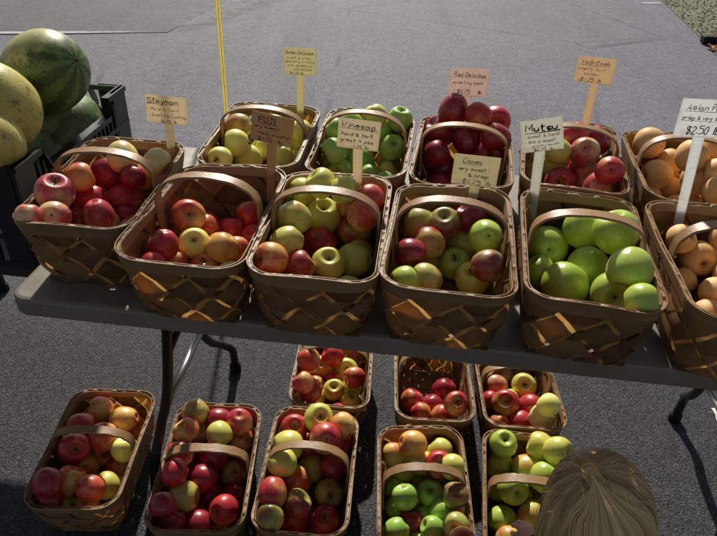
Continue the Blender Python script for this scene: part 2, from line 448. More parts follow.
# ------------------------------------------------------------------ baskets
W, L, HB = .227, .396, .15
def outline(f, n=96, off=0.):
    hw, hl, rc = W/2*f+off, L/2*f+off, .052*f+off
    segs = [((-hw+rc,-hl),(hw-rc,-hl)), ((hw-rc,-hl+rc),-90), ((hw,-hl+rc),(hw,hl-rc)), ((hw-rc,hl-rc),0),
            ((hw-rc,hl),(-hw+rc,hl)), ((-hw+rc,hl-rc),90), ((-hw,hl-rc),(-hw,-hl+rc)), ((-hw+rc,-hl+rc),180)]
    ln = [2*(hw-rc), rc*PI/2, 2*(hl-rc), rc*PI/2]*2; P = sum(ln)
    def at(s):
        s = (s % 1.)*P
        for g, l in zip(segs, ln):
            if s <= l+1e-9:
                k = s/l
                if isinstance(g[1], tuple):
                    x = g[0][0]+(g[1][0]-g[0][0])*k; y = g[0][1]+(g[1][1]-g[0][1])*k
                    dx, dy = g[1][0]-g[0][0], g[1][1]-g[0][1]; m = math.hypot(dx, dy)
                    return x, y, dy/m, -dx/m
                a = R(g[1]+90*k); return g[0][0]+rc*math.cos(a), g[0][1]+rc*math.sin(a), math.cos(a), math.sin(a)
            s -= l
        return at(0)
    return at, P
def fz(z): return .80+.20*(max(z, 0)/HB)**.85

def make_basket(n, seed):
    r = random.Random(seed)
    root = empty('fruit_basket', (0, 0, 0))
    ats = {}
    def surf(s, z, off):
        f = round(fz(z), 4)
        if f not in ats: ats[f] = outline(f)[0]
        x, y, nx, ny = ats[f](s); bow = .006*math.sin(PI*min(max(z/HB, 0), 1))
        return (x+nx*(off+bow), y+ny*(off+bow), z)
    P = outline(1.)[1]; d = P/n; rows = 18; zt = HB-.004; zb = .004; amp = .0024
    mb = MB()
    for fam in (0, 1):
        for i in range(n):
            tone = r.random(); wl = .45+r.uniform(-.05, .03); wr = .45+r.uniform(-.05, .03)
            skew = r.uniform(-.02, .02)
            vs = []
            for k in range(rows+1):
                z = zb+(zt-zb)*k/rows; u = z/d
                c = i+u*(1+skew) if fam == 0 else i-u*(1+skew)
                ph = i+2*u if fam == 0 else i-2*u
                off = amp*math.cos(PI*ph)*(-1)**i*(1 if fam == 0 else -1)-.003
                for q in (-wl, 0, wr):
                    vs.append(surf((c+q)*d/P, z, off+(.0006 if q == 0 else 0)))
            fs = []
            for k in range(rows):
                for q in range(2): fs.append((k*3+q, k*3+q+1, k*3+4+q, k*3+3+q))
            mb.add(vs, fs, tone)
            nb_ = len(vs)
            for q in range(nb_): mb.t[-nb_+q] = min(1, max(0, tone+(.10 if q % 3 == 1 else -.10)))  # edge shading painted into the tone: splint borders darker, middle lighter
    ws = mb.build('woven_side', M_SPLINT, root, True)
    # woven floor
    mb = MB(); hw, hl = W/2*.8-.004, L/2*.8-.004
    for k in range(4):
        x = -hw+(k+.5)*2*hw/4; vs = []; fs = []
        for j in range(25):
            y = -hl+2*hl*j/24; z = .005+.0022*math.cos(PI*(j/24*6+.5*0)+PI*k)
            vs += [(x-hw/4*.9, y, z), (x+hw/4*.9, y, z)]
            if j: fs.append((2*j-2, 2*j-1, 2*j+1, 2*j))
        mb.add(vs, fs, r.uniform(.2, .8))
    for k in range(7):
        y = -hl+(k+.5)*2*hl/7; vs = []; fs = []
        for j in range(17):
            x = -hw+2*hw*j/16; z = .005-.0022*math.cos(PI*(j/16*4)+PI*k)
            vs += [(x, y-hl/7*.9, z), (x, y+hl/7*.9, z)]
            if j: fs.append((2*j-2, 2*j, 2*j+1, 2*j-1))
        mb.add(vs, fs, r.uniform(.2, .8))
    mb.build('woven_floor', M_SPLINT, root, True)
    # rim: an outer and an inner bent band with a splint edge between them
    ph = [r.uniform(0, 6.3) for _ in range(4)]
    def wob(s): return .0034*math.sin(2*PI*s*2+ph[0])+.0018*math.sin(2*PI*s*5+ph[1])
    def band(name, o0, o1, zl, zh, tone, m=112, taper=True):
        b = MB(); vs = []; fs = []; tn = []
        for i in range(m):
            s = i/m; w = wob(s); lo = zl+.0015*math.sin(2*PI*s*3+ph[2])
            for (o, z) in ((o0, lo), (o1, lo), (o1, zh+w-.0012), (o1-.001*(1 if o1 > o0 else -1), zh+w), (o0, zh+w)):
                x, y, nx, ny = outline_top(s); f = fz(z)/fz(HB); vs.append((x*f+nx*o, y*f+ny*o, z))
        for i in range(m):
            for k in range(5): fs.append((i*5+k, ((i+1) % m)*5+k, ((i+1) % m)*5+(k+1) % 5, i*5+(k+1) % 5))
        b.add(vs, fs, tone); return b.build(name, M_RIM, root, False)
    outline_top = outline(1.)[0]
    band('rim_band', .0008, .0034, HB-.022, HB+.001, r.uniform(.35, .9))
    band('inner_rim_band', -.0068, -.0048, HB-.018, HB-.001, r.uniform(.3, .8))
    b = MB(); vs = []; fs = []; m = 168; tops = [HB-.0035+r.uniform(0, .0045)*(r.random() < .75) for _ in range(m//2)]
    for i in range(m):       # the ragged splint tops between the two bands, one closed strip
        s = i/m; x, y, nx, ny = outline_top(s); h = tops[i//2]+wob(s)
        vs += [(x-nx*.0042, y-ny*.0042, HB-.015), (x-nx*.0042, y-ny*.0042, h), (x+nx*.0002, y+ny*.0002, h), (x+nx*.0002, y+ny*.0002, HB-.015)]
    for i in range(m):
        for k in range(3): fs.append((i*4+k, ((i+1) % m)*4+k, ((i+1) % m)*4+k+1, i*4+k+1))
    b.add(vs, fs, r.uniform(.3, .8))
    b.build('splint_edge', M_RIM, root)
    # handle: a flat bent band over the middle, ends tucked inside the rim
    hb = MB(); path = []
    x0 = W/2-.013; hh = .058+r.uniform(-.006, .007); lean = r.uniform(-.012, .014)
    path += [(-x0*.95, 0, HB-.085), (-x0, 0, HB-.02)]
    for k in range(49):
        a = PI*k/48; e = abs(math.cos(a))**.9*(1 if math.cos(a) > 0 else -1)
        path.append((-x0*e, lean*math.sin(a), HB+.006+hh*math.sin(a)**.82))
    path += [(x0, 0, HB-.02), (x0*.95, 0, HB-.085)]
    vs = []; fs = []; m = len(path)
    for k, p in enumerate(path):
        p = Vector(p); t = (Vector(path[min(k+1, m-1)])-Vector(path[max(k-1, 0)])).normalized()
        nrm = Vector((-t.z, 0, t.x)).normalized(); w = .0135+.0008*math.sin(k*.9)
        for (sy, sn) in ((-w, -.0018), (-w+.0015, .0022), (w-.0015, .0022), (w, -.0018)):
            vs.append(p+Vector((0, sy, 0))+nrm*sn)
    for k in range(m-1):
        for q in range(4): fs.append((k*4+q, k*4+(q+1) % 4, (k+1)*4+(q+1) % 4, (k+1)*4+q))
    fs += [(0,1,2,3), tuple(range(m*4-1, m*4-5, -1))]
    hb.add(vs, fs, r.uniform(.4, .75))
    hd = hb.build('handle', M_HANDLE, root, True)
    hd.modifiers.new('edges', 'EDGE_SPLIT').split_angle = R(40)
    for sx in (-1, 1):       # nails that pin the handle to the rim
        for dy in (-.006, .006):
            nb = MB(); nb.tube([(sx*(W/2+.004), dy, HB-.014), (sx*(W/2+.0066), dy, HB-.014)], .0022, 8)
            nb.build('nail', M_LEG, hd)
    return root

def copy_thing(o):
    c = o.copy(); col.objects.link(c)
    for ch in o.children:
        d = ch.copy(); col.objects.link(d); d.parent = c
        for g in ch.children:
            e = g.copy(); col.objects.link(e); e.parent = d
    return c

FRUIT={
'A1':[
('o',-591,1226,881,313,88,44,18,0,0,3,0,7),('d',-578,1340,834,381,-46,63,63,0,0,3,1,7),('c',-535,1329,885,345,45,-56,-70,0,0,3,2,7),('d',-504,1293,853,281,-24,-42,-87,0,0,3,3,7),
('o',-507,1344,833,320,88,31,-36,0,0,3,4,7),('c',-453,1310,886,304,80,-25,-54,0,0,3,5,7),('p',-451,1344,841,316,66,-28,-69,0,0,3,6,7),('p',-598,1123,897,370,28,-18,94,2,1,3,0,3),
('r',-584,1233,823,339,-91,-10,-41,0,1,3,1,3),('p',-536,1308,790,385,-85,-41,-33,0,1,3,2,3),('p',-611,1034,895,243,2,-39,-92,0,2,3,0,5),('p',-581,1068,876,310,25,-79,57,3,2,3,1,5),
('d',-592,1179,807,257,-56,-30,-77,0,2,3,2,5),('p',-540,1164,829,311,20,-1,-98,0,2,3,3,5),('p',-549,1201,784,333,14,-18,97,1,2,3,4,5),('p',-474,1150,775,300,61,18,-77,0,-1,0,0,0),
('p',-580,1265,775,300,67,-61,42,0,-1,0,0,0),('p',-489,1203,775,300,-53,10,84,0,-1,0,0,0),('d',-517,1250,775,300,99,5,12,0,-1,0,0,0),('c',-467,1278,775,300,-94,8,-34,0,-1,0,0,0)],
'A2':[
('o',-351,1154,841,344,34,-70,63,1,0,3,0,4),('r',-325,1185,795,293,-75,-31,59,0,0,3,1,4),('r',-277,1208,777,322,-7,60,80,0,0,3,2,4),('r',-238,1232,808,291,-72,-68,-11,0,0,3,3,4),
('r',-369,1036,844,291,-8,-33,-94,0,1,3,0,4),('y',-330,1099,810,315,22,-62,75,1,1,3,1,4),('o',-268,1081,815,311,-51,-31,-80,0,1,3,2,4),('o',-249,1121,787,268,-83,-54,16,0,1,3,3,4),
('r',-376,990,830,240,-76,-61,-23,0,2,3,0,3),('o',-361,1054,790,275,7,53,85,0,2,3,1,3),('o',-304,1063,779,279,13,-19,97,2,2,3,2,3),('y',-248,1042,775,300,59,-9,80,0,-1,0,0,0),
('o',-293,1146,775,300,-41,34,-85,0,-1,0,0,0),('o',-337,1234,775,300,25,91,-33,0,-1,0,0,0),('r',-223,1192,775,300,53,49,-69,0,-1,0,0,0)],
'A3':[
('l',-125,1230,867,313,-89,-42,17,0,0,4,0,5),('l',-84,1206,901,322,-69,4,72,0,0,4,1,5),('l',-35,1178,902,293,96,-6,27,0,0,4,2,5),('r',-26,1219,853,304,34,-55,-76,0,0,4,3,5),
('o',15,1187,878,325,-49,67,56,0,0,4,4,5),('l',-131,1111,871,344,41,-18,-89,0,1,4,0,4),('l',-80,1207,823,392,7,-34,94,1,1,4,1,4),('k',-13,1197,797,374,-2,-39,92,2,1,4,2,4),
('o',5,1130,872,320,-91,-23,33,0,1,4,3,4),('o',-151,943,884,299,-82,-50,28,2,2,4,0,6),('l',-137,1048,853,311,-65,-47,-60,0,2,4,1,6),('k',-111,1008,827,291,78,37,50,0,2,4,2,6),
('r',-83,1145,792,359,-80,-1,-60,0,2,4,3,6),('l',-58,1045,809,331,6,-39,92,1,2,4,4,6),('l',-8,1086,795,337,-90,33,-30,0,2,4,5,6),('p',-107,1041,774,287,-74,-27,-62,0,3,4,0,1),
('p',-71,1001,775,300,-31,-94,16,0,-1,0,0,0),('l',-15,1007,775,300,-100,-9,0,0,-1,0,0,0),('l',-1,1142,775,300,90,-13,-42,0,-1,0,0,0)],
'A4':[
('b',124,1190,823,352,23,64,73,0,0,3,0,6),('k',138,1104,831,321,-94,16,31,0,0,3,1,6),('b',170,1151,849,333,-13,-39,91,1,0,3,2,6),('l',217,1175,791,375,37,51,77,0,0,3,3,6),
('d',225,1173,854,322,-59,15,80,0,0,3,4,6),('g',243,1088,862,333,0,-83,56,3,0,3,5,6),('d',99,1047,841,296,-99,13,-1,0,1,3,0,4),('b',136,1128,777,320,-16,-84,-51,0,1,3,1,4),
('g',194,1113,780,336,-5,-45,89,2,1,3,2,4),('b',233,988,859,306,95,-24,21,0,1,3,3,4),('g',84,951,845,272,97,20,-12,0,2,3,0,4),('l',130,1018,774,292,-46,69,56,0,2,3,1,4),
('k',126,993,821,295,-85,52,3,0,2,3,2,4),('l',224,1059,780,343,-17,-37,92,2,2,3,3,4)],
'A5':[
('g',390,1160,802,433,-17,-93,33,3,0,3,0,3),('g',456,1161,844,433,42,26,87,0,0,3,1,3),('g',486,1078,889,432,-42,25,87,0,0,3,2,3),('g',368,1100,777,326,-64,24,73,0,1,3,0,5),
('g',399,1038,791,447,53,63,56,0,1,3,1,5),('g',459,1100,794,426,-31,-59,-74,0,1,3,2,5),('g',462,968,825,396,-16,-94,30,1,1,3,3,5),('g',470,947,892,386,-37,-68,-64,0,1,3,4,5),
('g',462,861,886,311,90,-26,33,0,2,3,0,1)],
'A6':[
('t',643,1134,849,302,59,-50,64,0,0,3,0,4),('t',689,1128,809,371,-6,-99,16,2,0,3,1,4),('t',739,1137,852,359,0,-47,-88,0,0,3,2,4),('t',730,1056,870,348,52,-57,64,0,0,3,3,4),
('t',688,1034,790,316,62,-65,43,0,1,3,0,2),('t',733,1072,807,357,46,14,88,0,1,3,1,2),('t',706,981,807,326,-44,83,33,0,2,3,0,1),('t',629,937,775,300,-84,47,28,0,-1,0,0,0),
('t',707,934,775,300,-35,-78,-52,0,-1,0,0,0),('t',612,1021,775,300,18,-81,56,0,-1,0,0,0),('t',659,983,775,300,21,-98,-7,0,-1,0,0,0),('t',650,1089,775,300,-48,75,45,0,-1,0,0,0)],
'B1':[
('l',-316,1551,878,323,-91,-8,-41,0,0,2,0,4),('y',-266,1643,819,330,82,6,-57,0,0,2,1,4),('l',-234,1613,857,316,-97,16,-18,0,0,2,2,4),('y',-168,1612,849,291,90,42,-12,0,0,2,3,4),
('y',-330,1389,863,281,-29,-91,29,2,1,2,0,7),('y',-312,1486,861,340,-99,-14,8,0,1,2,1,7),('y',-289,1510,810,335,72,59,36,0,1,2,2,7),('y',-263,1564,813,309,-79,-24,56,0,1,2,3,7),
('y',-211,1546,803,313,5,-4,-100,0,1,2,4,7),('y',-219,1630,788,334,85,-11,52,0,1,2,5,7),('y',-171,1636,805,282,-99,-1,10,0,1,2,6,7),('y',-228,1501,775,300,99,10,13,0,-1,0,0,0),
('y',-181,1586,775,300,-74,-62,-28,0,-1,0,0,0)],
'B2':[
('G',-70,1536,885,291,-74,5,67,0,0,3,0,5),('G',-36,1635,865,309,32,64,70,0,0,3,1,5),('l',25,1592,906,316,41,-18,-89,0,0,3,2,5),('G',39,1623,858,334,-30,-59,-75,0,0,3,3,5),
('G',90,1621,888,323,17,-11,98,0,0,3,4,5),('G',-72,1460,863,328,-83,-42,-37,0,1,3,0,3),('G',-4,1571,790,355,-37,66,65,0,1,3,1,3),('G',74,1572,828,339,14,-59,80,1,1,3,2,3),
('G',-62,1473,803,318,-6,-90,42,1,2,3,0,3),('G',17,1515,776,293,-2,-80,60,3,2,3,1,3),('G',73,1591,774,288,-69,-41,-60,0,2,3,2,3),('G',-52,1539,775,300,0,92,-40,0,-1,0,0,0),
('G',60,1482,775,300,-61,72,-32,0,-1,0,0,0),('G',-44,1613,775,300,-96,23,12,0,-1,0,0,0),('l',66,1538,775,300,81,1,59,0,-1,0,0,0)],
'B3':[
('d',222,1595,929,368,-13,8,-99,0,0,3,0,3),('r',279,1555,931,329,73,-22,-65,0,0,3,1,3),('r',329,1592,905,401,2,-98,22,1,0,3,2,3),('d',196,1606,866,392,-70,-10,71,0,1,3,0,3),
('d',263,1578,858,378,-23,70,67,0,1,3,1,3),('d',321,1516,895,324,-100,7,-1,0,1,3,2,3),('d',180,1520,839,325,72,-22,66,0,2,3,0,5),('d',204,1576,782,380,53,-55,-64,0,2,3,1,5),
('d',272,1576,790,367,69,54,49,0,2,3,2,5),('d',297,1483,814,328,-98,-1,-21,0,2,3,3,5),('d',313,1540,836,364,32,-82,48,1,2,3,4,5),('d',189,1474,775,300,-58,-1,-81,0,-1,0,0,0),
('d',251,1462,775,300,41,-31,86,0,-1,0,0,0),('d',237,1524,775,300,-35,-63,-69,0,-1,0,0,0),('d',308,1529,775,300,-42,-82,38,0,-1,0,0,0)],
'B4':[
('l',476,1497,872,317,-79,59,18,0,0,3,0,4),('r',523,1550,891,356,-49,41,77,0,0,3,1,4),('p',537,1488,878,359,-29,-73,63,3,0,3,2,4),('d',584,1564,875,369,78,-35,53,0,0,3,3,4),
('l',459,1570,778,332,-26,-88,41,3,1,3,0,5),('l',479,1528,820,355,-26,2,97,0,1,3,1,5),('p',531,1572,815,334,78,-62,-2,0,1,3,2,5),('p',552,1511,814,383,-55,-6,-83,0,1,3,3,5),
('r',547,1335,900,320,-27,-83,49,3,1,3,4,5),('p',487,1463,803,386,-38,-84,40,2,2,3,0,2),('p',541,1360,845,340,66,15,74,0,2,3,1,2)],
'B5':[
('t',719,1560,878,387,-70,72,-5,0,0,2,0,4),('t',778,1544,836,336,66,-11,74,0,0,2,1,4),('t',763,1423,906,374,-20,-68,-71,0,0,2,2,4),('t',827,1469,905,358,-7,-7,-99,0,0,2,3,4),
('t',730,1491,824,378,-99,-8,-14,0,1,2,0,5),('t',784,1507,783,386,21,-7,98,0,1,2,1,5),('t',804,1433,846,432,22,-22,-95,0,1,2,2,5),('t',810,1376,887,339,-93,35,-11,0,1,2,3,5),
('t',793,1319,870,334,35,-90,-28,0,1,2,4,5),('t',762,1414,775,300,-50,-5,-86,0,-1,0,0,0),('t',713,1458,775,300,-57,-79,21,0,-1,0,0,0),('t',809,1450,775,300,7,-86,-50,0,-1,0,0,0)],
'G1':[
('r',-734,1218,126,403,-93,-31,-18,0,0,5,0,4),('o',-710,1290,120,384,-92,-21,34,0,0,5,1,4),('o',-635,1261,116,371,-96,-15,-25,0,0,5,2,4),('o',-615,1278,56,350,84,51,17,0,0,5,3,4),
('r',-725,1143,131,406,47,-63,62,2,1,5,0,4),('o',-668,1188,124,394,5,40,91,0,1,5,1,4),('o',-675,1203,45,406,23,-55,81,2,1,5,2,4),('y',-607,1169,102,346,-14,41,90,0,1,5,3,4),
('o',-713,1142,51,388,33,-42,85,3,2,5,0,2),('r',-626,1154,40,354,80,42,43,0,2,5,1,2),('d',-727,1000,171,359,6,98,19,0,3,5,0,4),('o',-704,1051,114,381,34,66,67,0,3,5,1,4),
('o',-639,1022,130,340,70,36,-61,0,3,5,2,4),('l',-623,1065,83,355,-70,-11,71,0,3,5,3,4),('d',-735,997,110,327,-69,-67,28,0,4,5,0,3),('l',-725,1023,56,352,51,81,29,0,4,5,1,3),
('r',-659,1014,72,338,79,-27,-55,0,4,5,2,3),('l',-609,1017,35,300,-5,-53,85,0,-1,0,0,0),('o',-610,1096,35,300,44,83,-34,0,-1,0,0,0),('d',-664,1107,35,300,69,-71,-9,0,-1,0,0,0),
('d',-686,1276,35,300,-38,78,-49,0,-1,0,0,0)],
'G2':[
('o',-437,1186,169,348,-62,36,70,0,0,6,0,6),('k',-428,1251,166,381,64,73,23,0,0,6,1,6),('p',-409,1237,101,366,98,13,15,0,0,6,2,6),('d',-364,1243,148,357,81,0,-59,0,0,6,3,6),
('l',-349,1182,166,339,52,-72,-46,0,0,6,4,6),('r',-304,1227,167,359,10,-23,97,3,0,6,5,6),('r',-302,1225,102,352,4,-50,86,3,1,6,0,1),('r',-439,1118,154,344,23,-54,81,1,2,6,0,3),
('d',-369,1167,95,431,-40,55,73,0,2,6,1,3),('r',-312,1215,40,355,-74,54,41,0,2,6,2,3),('r',-434,1054,162,344,-95,18,24,0,3,6,0,3),('d',-378,1087,102,370,81,-16,-56,0,3,6,1,3),
('b',-312,1149,45,379,32,-33,89,1,3,6,2,3),('d',-437,956,169,318,5,-90,-43,0,4,6,0,5),('k',-411,1026,105,390,100,-3,7,0,4,6,1,5),('d',-365,1082,39,341,-79,-48,39,0,4,6,2,5),
('r',-309,1007,88,368,-43,-62,66,3,4,6,3,5),('d',-306,1086,37,322,-33,-88,-35,0,4,6,4,5),('d',-426,963,98,322,38,64,67,0,5,6,0,2),('d',-369,976,71,332,95,16,-28,0,5,6,1,2),
('k',-322,972,35,300,7,15,99,0,-1,0,0,0),('r',-379,1020,35,300,64,58,50,0,-1,0,0,0),('r',-424,1155,35,300,75,-66,-7,0,-1,0,0,0),('d',-371,1139,35,300,-68,68,27,0,-1,0,0,0),
('r',-423,1209,35,300,-39,40,-83,0,-1,0,0,0)],
'G3':[
('r',-157,1240,135,383,7,-51,86,2,0,5,0,4),('l',-92,1256,161,406,24,-50,83,1,0,5,1,4),('r',-67,1176,173,420,14,-69,71,3,0,5,2,4),('o',-24,1230,164,355,-64,71,29,0,0,5,3,4),
('l',-167,1170,146,404,92,25,-31,0,1,5,0,4),('p',-123,1238,76,373,-9,-58,-81,0,1,5,1,4),('p',-46,1224,42,377,-89,45,5,0,1,5,2,4),('r',-33,1223,104,341,-40,56,72,0,1,5,3,4),
('l',-173,1102,157,360,86,49,-18,0,2,5,0,4),('o',-142,1121,67,417,84,52,16,0,2,5,1,4),('k',-101,1180,44,397,-90,-1,-43,0,2,5,2,4),('d',-43,1164,76,366,-54,-82,-19,0,2,5,3,4),
('r',-185,1010,162,350,-7,-88,-47,0,3,5,0,3),('b',-126,1015,114,362,76,29,58,0,3,5,1,3),('b',-53,1105,42,383,34,-76,55,1,3,5,2,3),('b',-184,952,141,337,1,98,20,0,4,5,0,3),
('d',-140,1020,45,410,-37,43,83,0,4,5,1,3),('d',-57,1022,42,376,1,-32,95,2,4,5,2,3)],
'G4':[
('o',117,1186,112,312,-96,-9,-27,0,0,5,0,3),('o',164,1183,157,367,93,11,-36,0,0,5,1,3),('l',241,1200,117,360,67,-53,-52,0,0,5,2,3),('l',149,1183,58,382,-8,-47,88,2,1,5,0,4),
('l',190,1168,102,324,99,14,0,0,1,5,1,4),('r',233,1138,134,359,-13,-47,87,1,1,5,2,4),('l',262,1100,173,333,-99,7,-14,0,1,5,3,4),('G',127,1133,35,301,-33,-43,-84,0,2,5,0,4),
('G',144,1059,99,325,-34,48,81,0,2,5,1,4),('G',212,1092,75,342,-1,-26,97,1,2,5,2,4),('b',264,1028,156,315,-100,-6,2,0,2,5,3,4),('G',128,1073,36,306,76,39,52,0,3,5,0,6),
('G',123,979,75,322,-67,-45,-59,0,3,5,1,6),('d',160,1020,57,325,5,-61,-79,0,3,5,2,6),('G',212,987,78,301,-89,6,45,0,3,5,3,6),('G',239,1038,76,321,73,61,31,0,3,5,4,6),
('b',259,956,140,318,-34,-75,57,2,3,5,5,6),('r',267,906,161,278,-89,-45,-8,0,4,5,0,1),('b',133,932,35,300,-62,-42,66,0,-1,0,0,0),('r',207,925,35,300,87,-13,-49,0,-1,0,0,0),
('G',176,970,35,300,80,60,-8,0,-1,0,0,0),('l',245,998,35,300,-3,-66,-75,0,-1,0,0,0),('l',173,1105,35,300,57,61,55,0,-1,0,0,0),('G',202,1050,35,300,35,-94,-7,0,-1,0,0,0),
('b',199,1154,35,300,70,47,-54,0,-1,0,0,0),('b',245,1184,35,300,-18,-95,-24,0,-1,0,0,0)],
'G5':[
('g',411,1207,145,373,0,-31,95,1,0,5,0,3),('l',508,1198,153,379,-94,33,9,0,0,5,1,3),('l',535,1149,193,387,73,-54,42,0,0,5,2,3),('l',411,1188,79,376,-97,26,1,0,1,5,0,5),
('l',475,1157,105,417,-94,1,-33,0,1,5,1,5),('g',513,1165,43,392,16,48,86,0,1,5,2,5),('g',486,1075,178,364,60,61,52,0,1,5,3,5),('g',525,1110,134,391,17,-75,-64,0,1,5,4,5),
('g',426,1101,97,412,28,-83,48,1,2,5,0,2),('l',521,1020,157,371,5,-47,-88,0,2,5,1,2),('g',399,1047,41,370,-64,-65,-40,0,3,5,0,2),('l',477,1053,52,420,-71,68,-18,0,3,5,1,2),
('l',405,984,53,334,-79,-19,-58,0,4,5,0,1),('l',394,931,35,300,90,-40,-17,0,-1,0,0,0),('l',447,918,35,300,-32,-61,-72,0,-1,0,0,0),('g',468,987,35,300,-51,86,-8,0,-1,0,0,0),
('l',497,941,35,300,53,-82,-22,0,-1,0,0,0),('l',404,1143,35,300,-27,-46,-85,0,-1,0,0,0),('l',466,1124,35,300,47,68,-56,0,-1,0,0,0),('g',517,1102,35,300,41,36,-84,0,-1,0,0,0)],
'H1':[
('o',-138,1492,157,351,-42,75,52,0,0,2,0,4),('o',-110,1586,45,415,13,-49,86,3,0,2,1,4),('r',-70,1581,102,354,-83,7,55,0,0,2,2,4),('l',-24,1583,43,383,0,-59,81,1,0,2,3,4),
('r',-145,1385,167,314,-70,35,62,0,1,2,0,5),('r',-128,1430,93,357,-6,-38,92,1,1,2,1,5),('l',-60,1477,53,345,1,-38,92,1,1,2,2,5),('l',-8,1508,39,343,9,-47,88,1,1,2,3,5),
('r',2,1493,97,329,-85,-52,-2,0,1,2,4,5),('o',-121,1400,35,300,23,93,28,0,-1,0,0,0),('r',-46,1399,35,300,-30,27,91,0,-1,0,0,0),('l',-115,1461,35,300,42,41,-81,0,-1,0,0,0),
('l',-11,1449,35,300,36,7,93,0,-1,0,0,0),('o',-122,1516,35,300,42,10,-90,0,-1,0,0,0),('r',-63,1536,35,300,54,-80,-26,0,-1,0,0,0),('o',0,1644,35,300,76,-43,48,0,-1,0,0,0)],
'H2':[
('r',184,1460,41,362,44,45,77,0,0,2,0,4),('d',245,1445,41,362,40,-45,-80,0,0,2,1,4),('d',289,1511,42,383,-44,-16,-88,0,0,2,2,4),('r',302,1374,122,367,5,-54,84,2,0,2,3,4),
('r',206,1399,54,307,70,-41,-59,0,1,2,0,2),('r',270,1390,55,323,-46,-62,-64,0,1,2,1,2)],
'H3':[
('p',458,1540,42,379,-97,-22,-5,0,0,2,0,2),('l',543,1532,53,402,-15,-56,81,2,0,2,1,2),('k',469,1440,66,424,-22,-54,81,1,1,2,0,5),('r',508,1386,45,350,-87,-36,-34,0,1,2,1,5),
('r',546,1438,59,385,77,-61,15,0,1,2,2,5),('c',554,1352,102,360,-73,69,4,0,1,2,3,5),('y',558,1340,165,346,-63,77,12,0,1,2,4,5),('r',447,1386,35,300,-19,45,-87,0,-1,0,0,0),
('r',433,1484,35,300,-30,-92,-24,0,-1,0,0,0),('y',497,1492,35,300,72,48,50,0,-1,0,0,0),('k',498,1593,35,300,91,-24,-34,0,-1,0,0,0),('k',553,1592,35,300,98,-11,15,0,-1,0,0,0)],
}
BASKETS={'A1': (-0.523, 1.2, 0.74, -2), 'A2': (-0.292, 1.098, 0.74, -6.1), 'A3': (-0.065, 1.072, 0.74, -4.5), 'A4': (0.169, 1.052, 0.74, -7), 'A5': (0.414, 1.03, 0.74, -9.2), 'A6': (0.665, 1.0, 0.74, -7), 'B1': (-0.247, 1.502, 0.74, -4.6), 'B2': (0.0, 1.477, 0.74, -6.4), 'B3': (0.237, 1.452, 0.74, -8.6), 'B4': (0.49, 1.44, 0.74, -11.5), 'B5': (0.742, 1.405, 0.74, -9), 'G1': (-0.67, 1.146, 0, 0.9), 'G2': (-0.363, 1.097, 0, 1.6), 'G3': (-0.105, 1.103, 0, -3), 'G4': (0.186, 1.054, 0, -0.1), 'G5': (0.451, 1.048, 0, -7.3), 'H1': (-0.063, 1.516, 0, -1.8), 'H2': (0.238, 1.478, 0, -1.1), 'H3': (0.492, 1.463, 0, -0.8)}


BLABEL = {
 'A1': 'splint basket of big pink apples at the left table front, under the Stayman sign',
 'A2': 'half empty splint basket of orange apples in the front table row, holding the Fuji sign',
 'A3': 'full splint basket of mixed yellow-green apples in the front table row, holding the Winesap sign',
 'A4': 'splint basket of maroon and green apples in the front table row, holding the Cameo sign',
 'A5': 'splint basket of big green apples at the table front, holding the Mutsu sign',
 'A6': 'splint basket of tan pears at the right front of the table, with white sign',
 'B1': 'splint basket of yellow apples at the left end of the back table row',
 'B2': 'splint basket of bright green apples in the back row, just behind the Winesap sign',
 'B3': 'splint basket of dark red apples in the back row, behind the Cameo sign',
 'B4': 'splint basket of pink and green apples in the back row, behind the Mutsu sign',
 'B5': 'splint basket of tan pears at the right end of the back table row',
 'G1': 'splint basket of orange and yellow apples on the ground, leftmost of all baskets there',
 'G2': 'splint basket of dark red apples on the ground, second from left in the front row',
 'G3': 'splint basket of mixed red and green apples, middle of the front ground row',
 'G4': 'splint basket of small green and maroon apples, left neighbour of the basket beside the child',
 'G5': 'splint basket of yellow-green apples on the ground, right beside the blond child',
 'H1': 'splint basket of yellow and red apples, leftmost of three under the table edge',
 'H2': 'nearly empty splint basket with a few red apples, under the table edge',
 'H3': 'splint basket of pink apples, rightmost of three under the table edge',
}
BSHORT = {'A1':'Stayman sign basket','A2':'Fuji sign basket','A3':'Winesap sign basket','A4':'Cameo sign basket','A5':'Mutsu sign basket',
 'A6':'front pear basket','B1':'yellow apple basket','B2':'bright green apple basket','B3':'Red Delicious sign basket','B4':'back pink apple basket','B5':'back pear basket',
 'G1':'leftmost ground basket','G2':'second front ground basket','G3':'third front ground basket','G4':'fourth front ground basket','G5':'basket beside the child',
 'H1':'left under-table basket','H2':'nearly empty basket','H3':'right under-table basket'}
protos = [make_basket(14, 3), make_basket(14, 8), make_basket(22, 21), make_basket(16, 33), make_basket(14, 47)]
pick = {'A1':1,'A2':0,'A3':4,'A4':0,'A5':1,'A6':4,'B1':3,'B2':2,'B3':3,'B4':4,'B5':0,'G1':3,'G2':1,'G3':2,'G4':0,'G5':3,'H1':4,'H2':2,'H3':1}
used = set()
for k, (x, y, z, a) in BASKETS.items():
    p = protos[pick[k]]
    b = p if pick[k] not in used else copy_thing(p)
    used.add(pick[k])
    b.location = (x, y, z+.0005); b.rotation_euler = (0, 0, R(a))
    b.scale = (rnd.uniform(.985, 1.02), rnd.uniform(.985, 1.015), rnd.uniform(.97, 1.03))
    g = 'baskets in the front row on the table' if k[0] == 'A' else 'baskets in the back row on the table' if k[0] == 'B' else 'baskets standing on the ground'
    tag(b, BLABEL[k], 'basket', g)

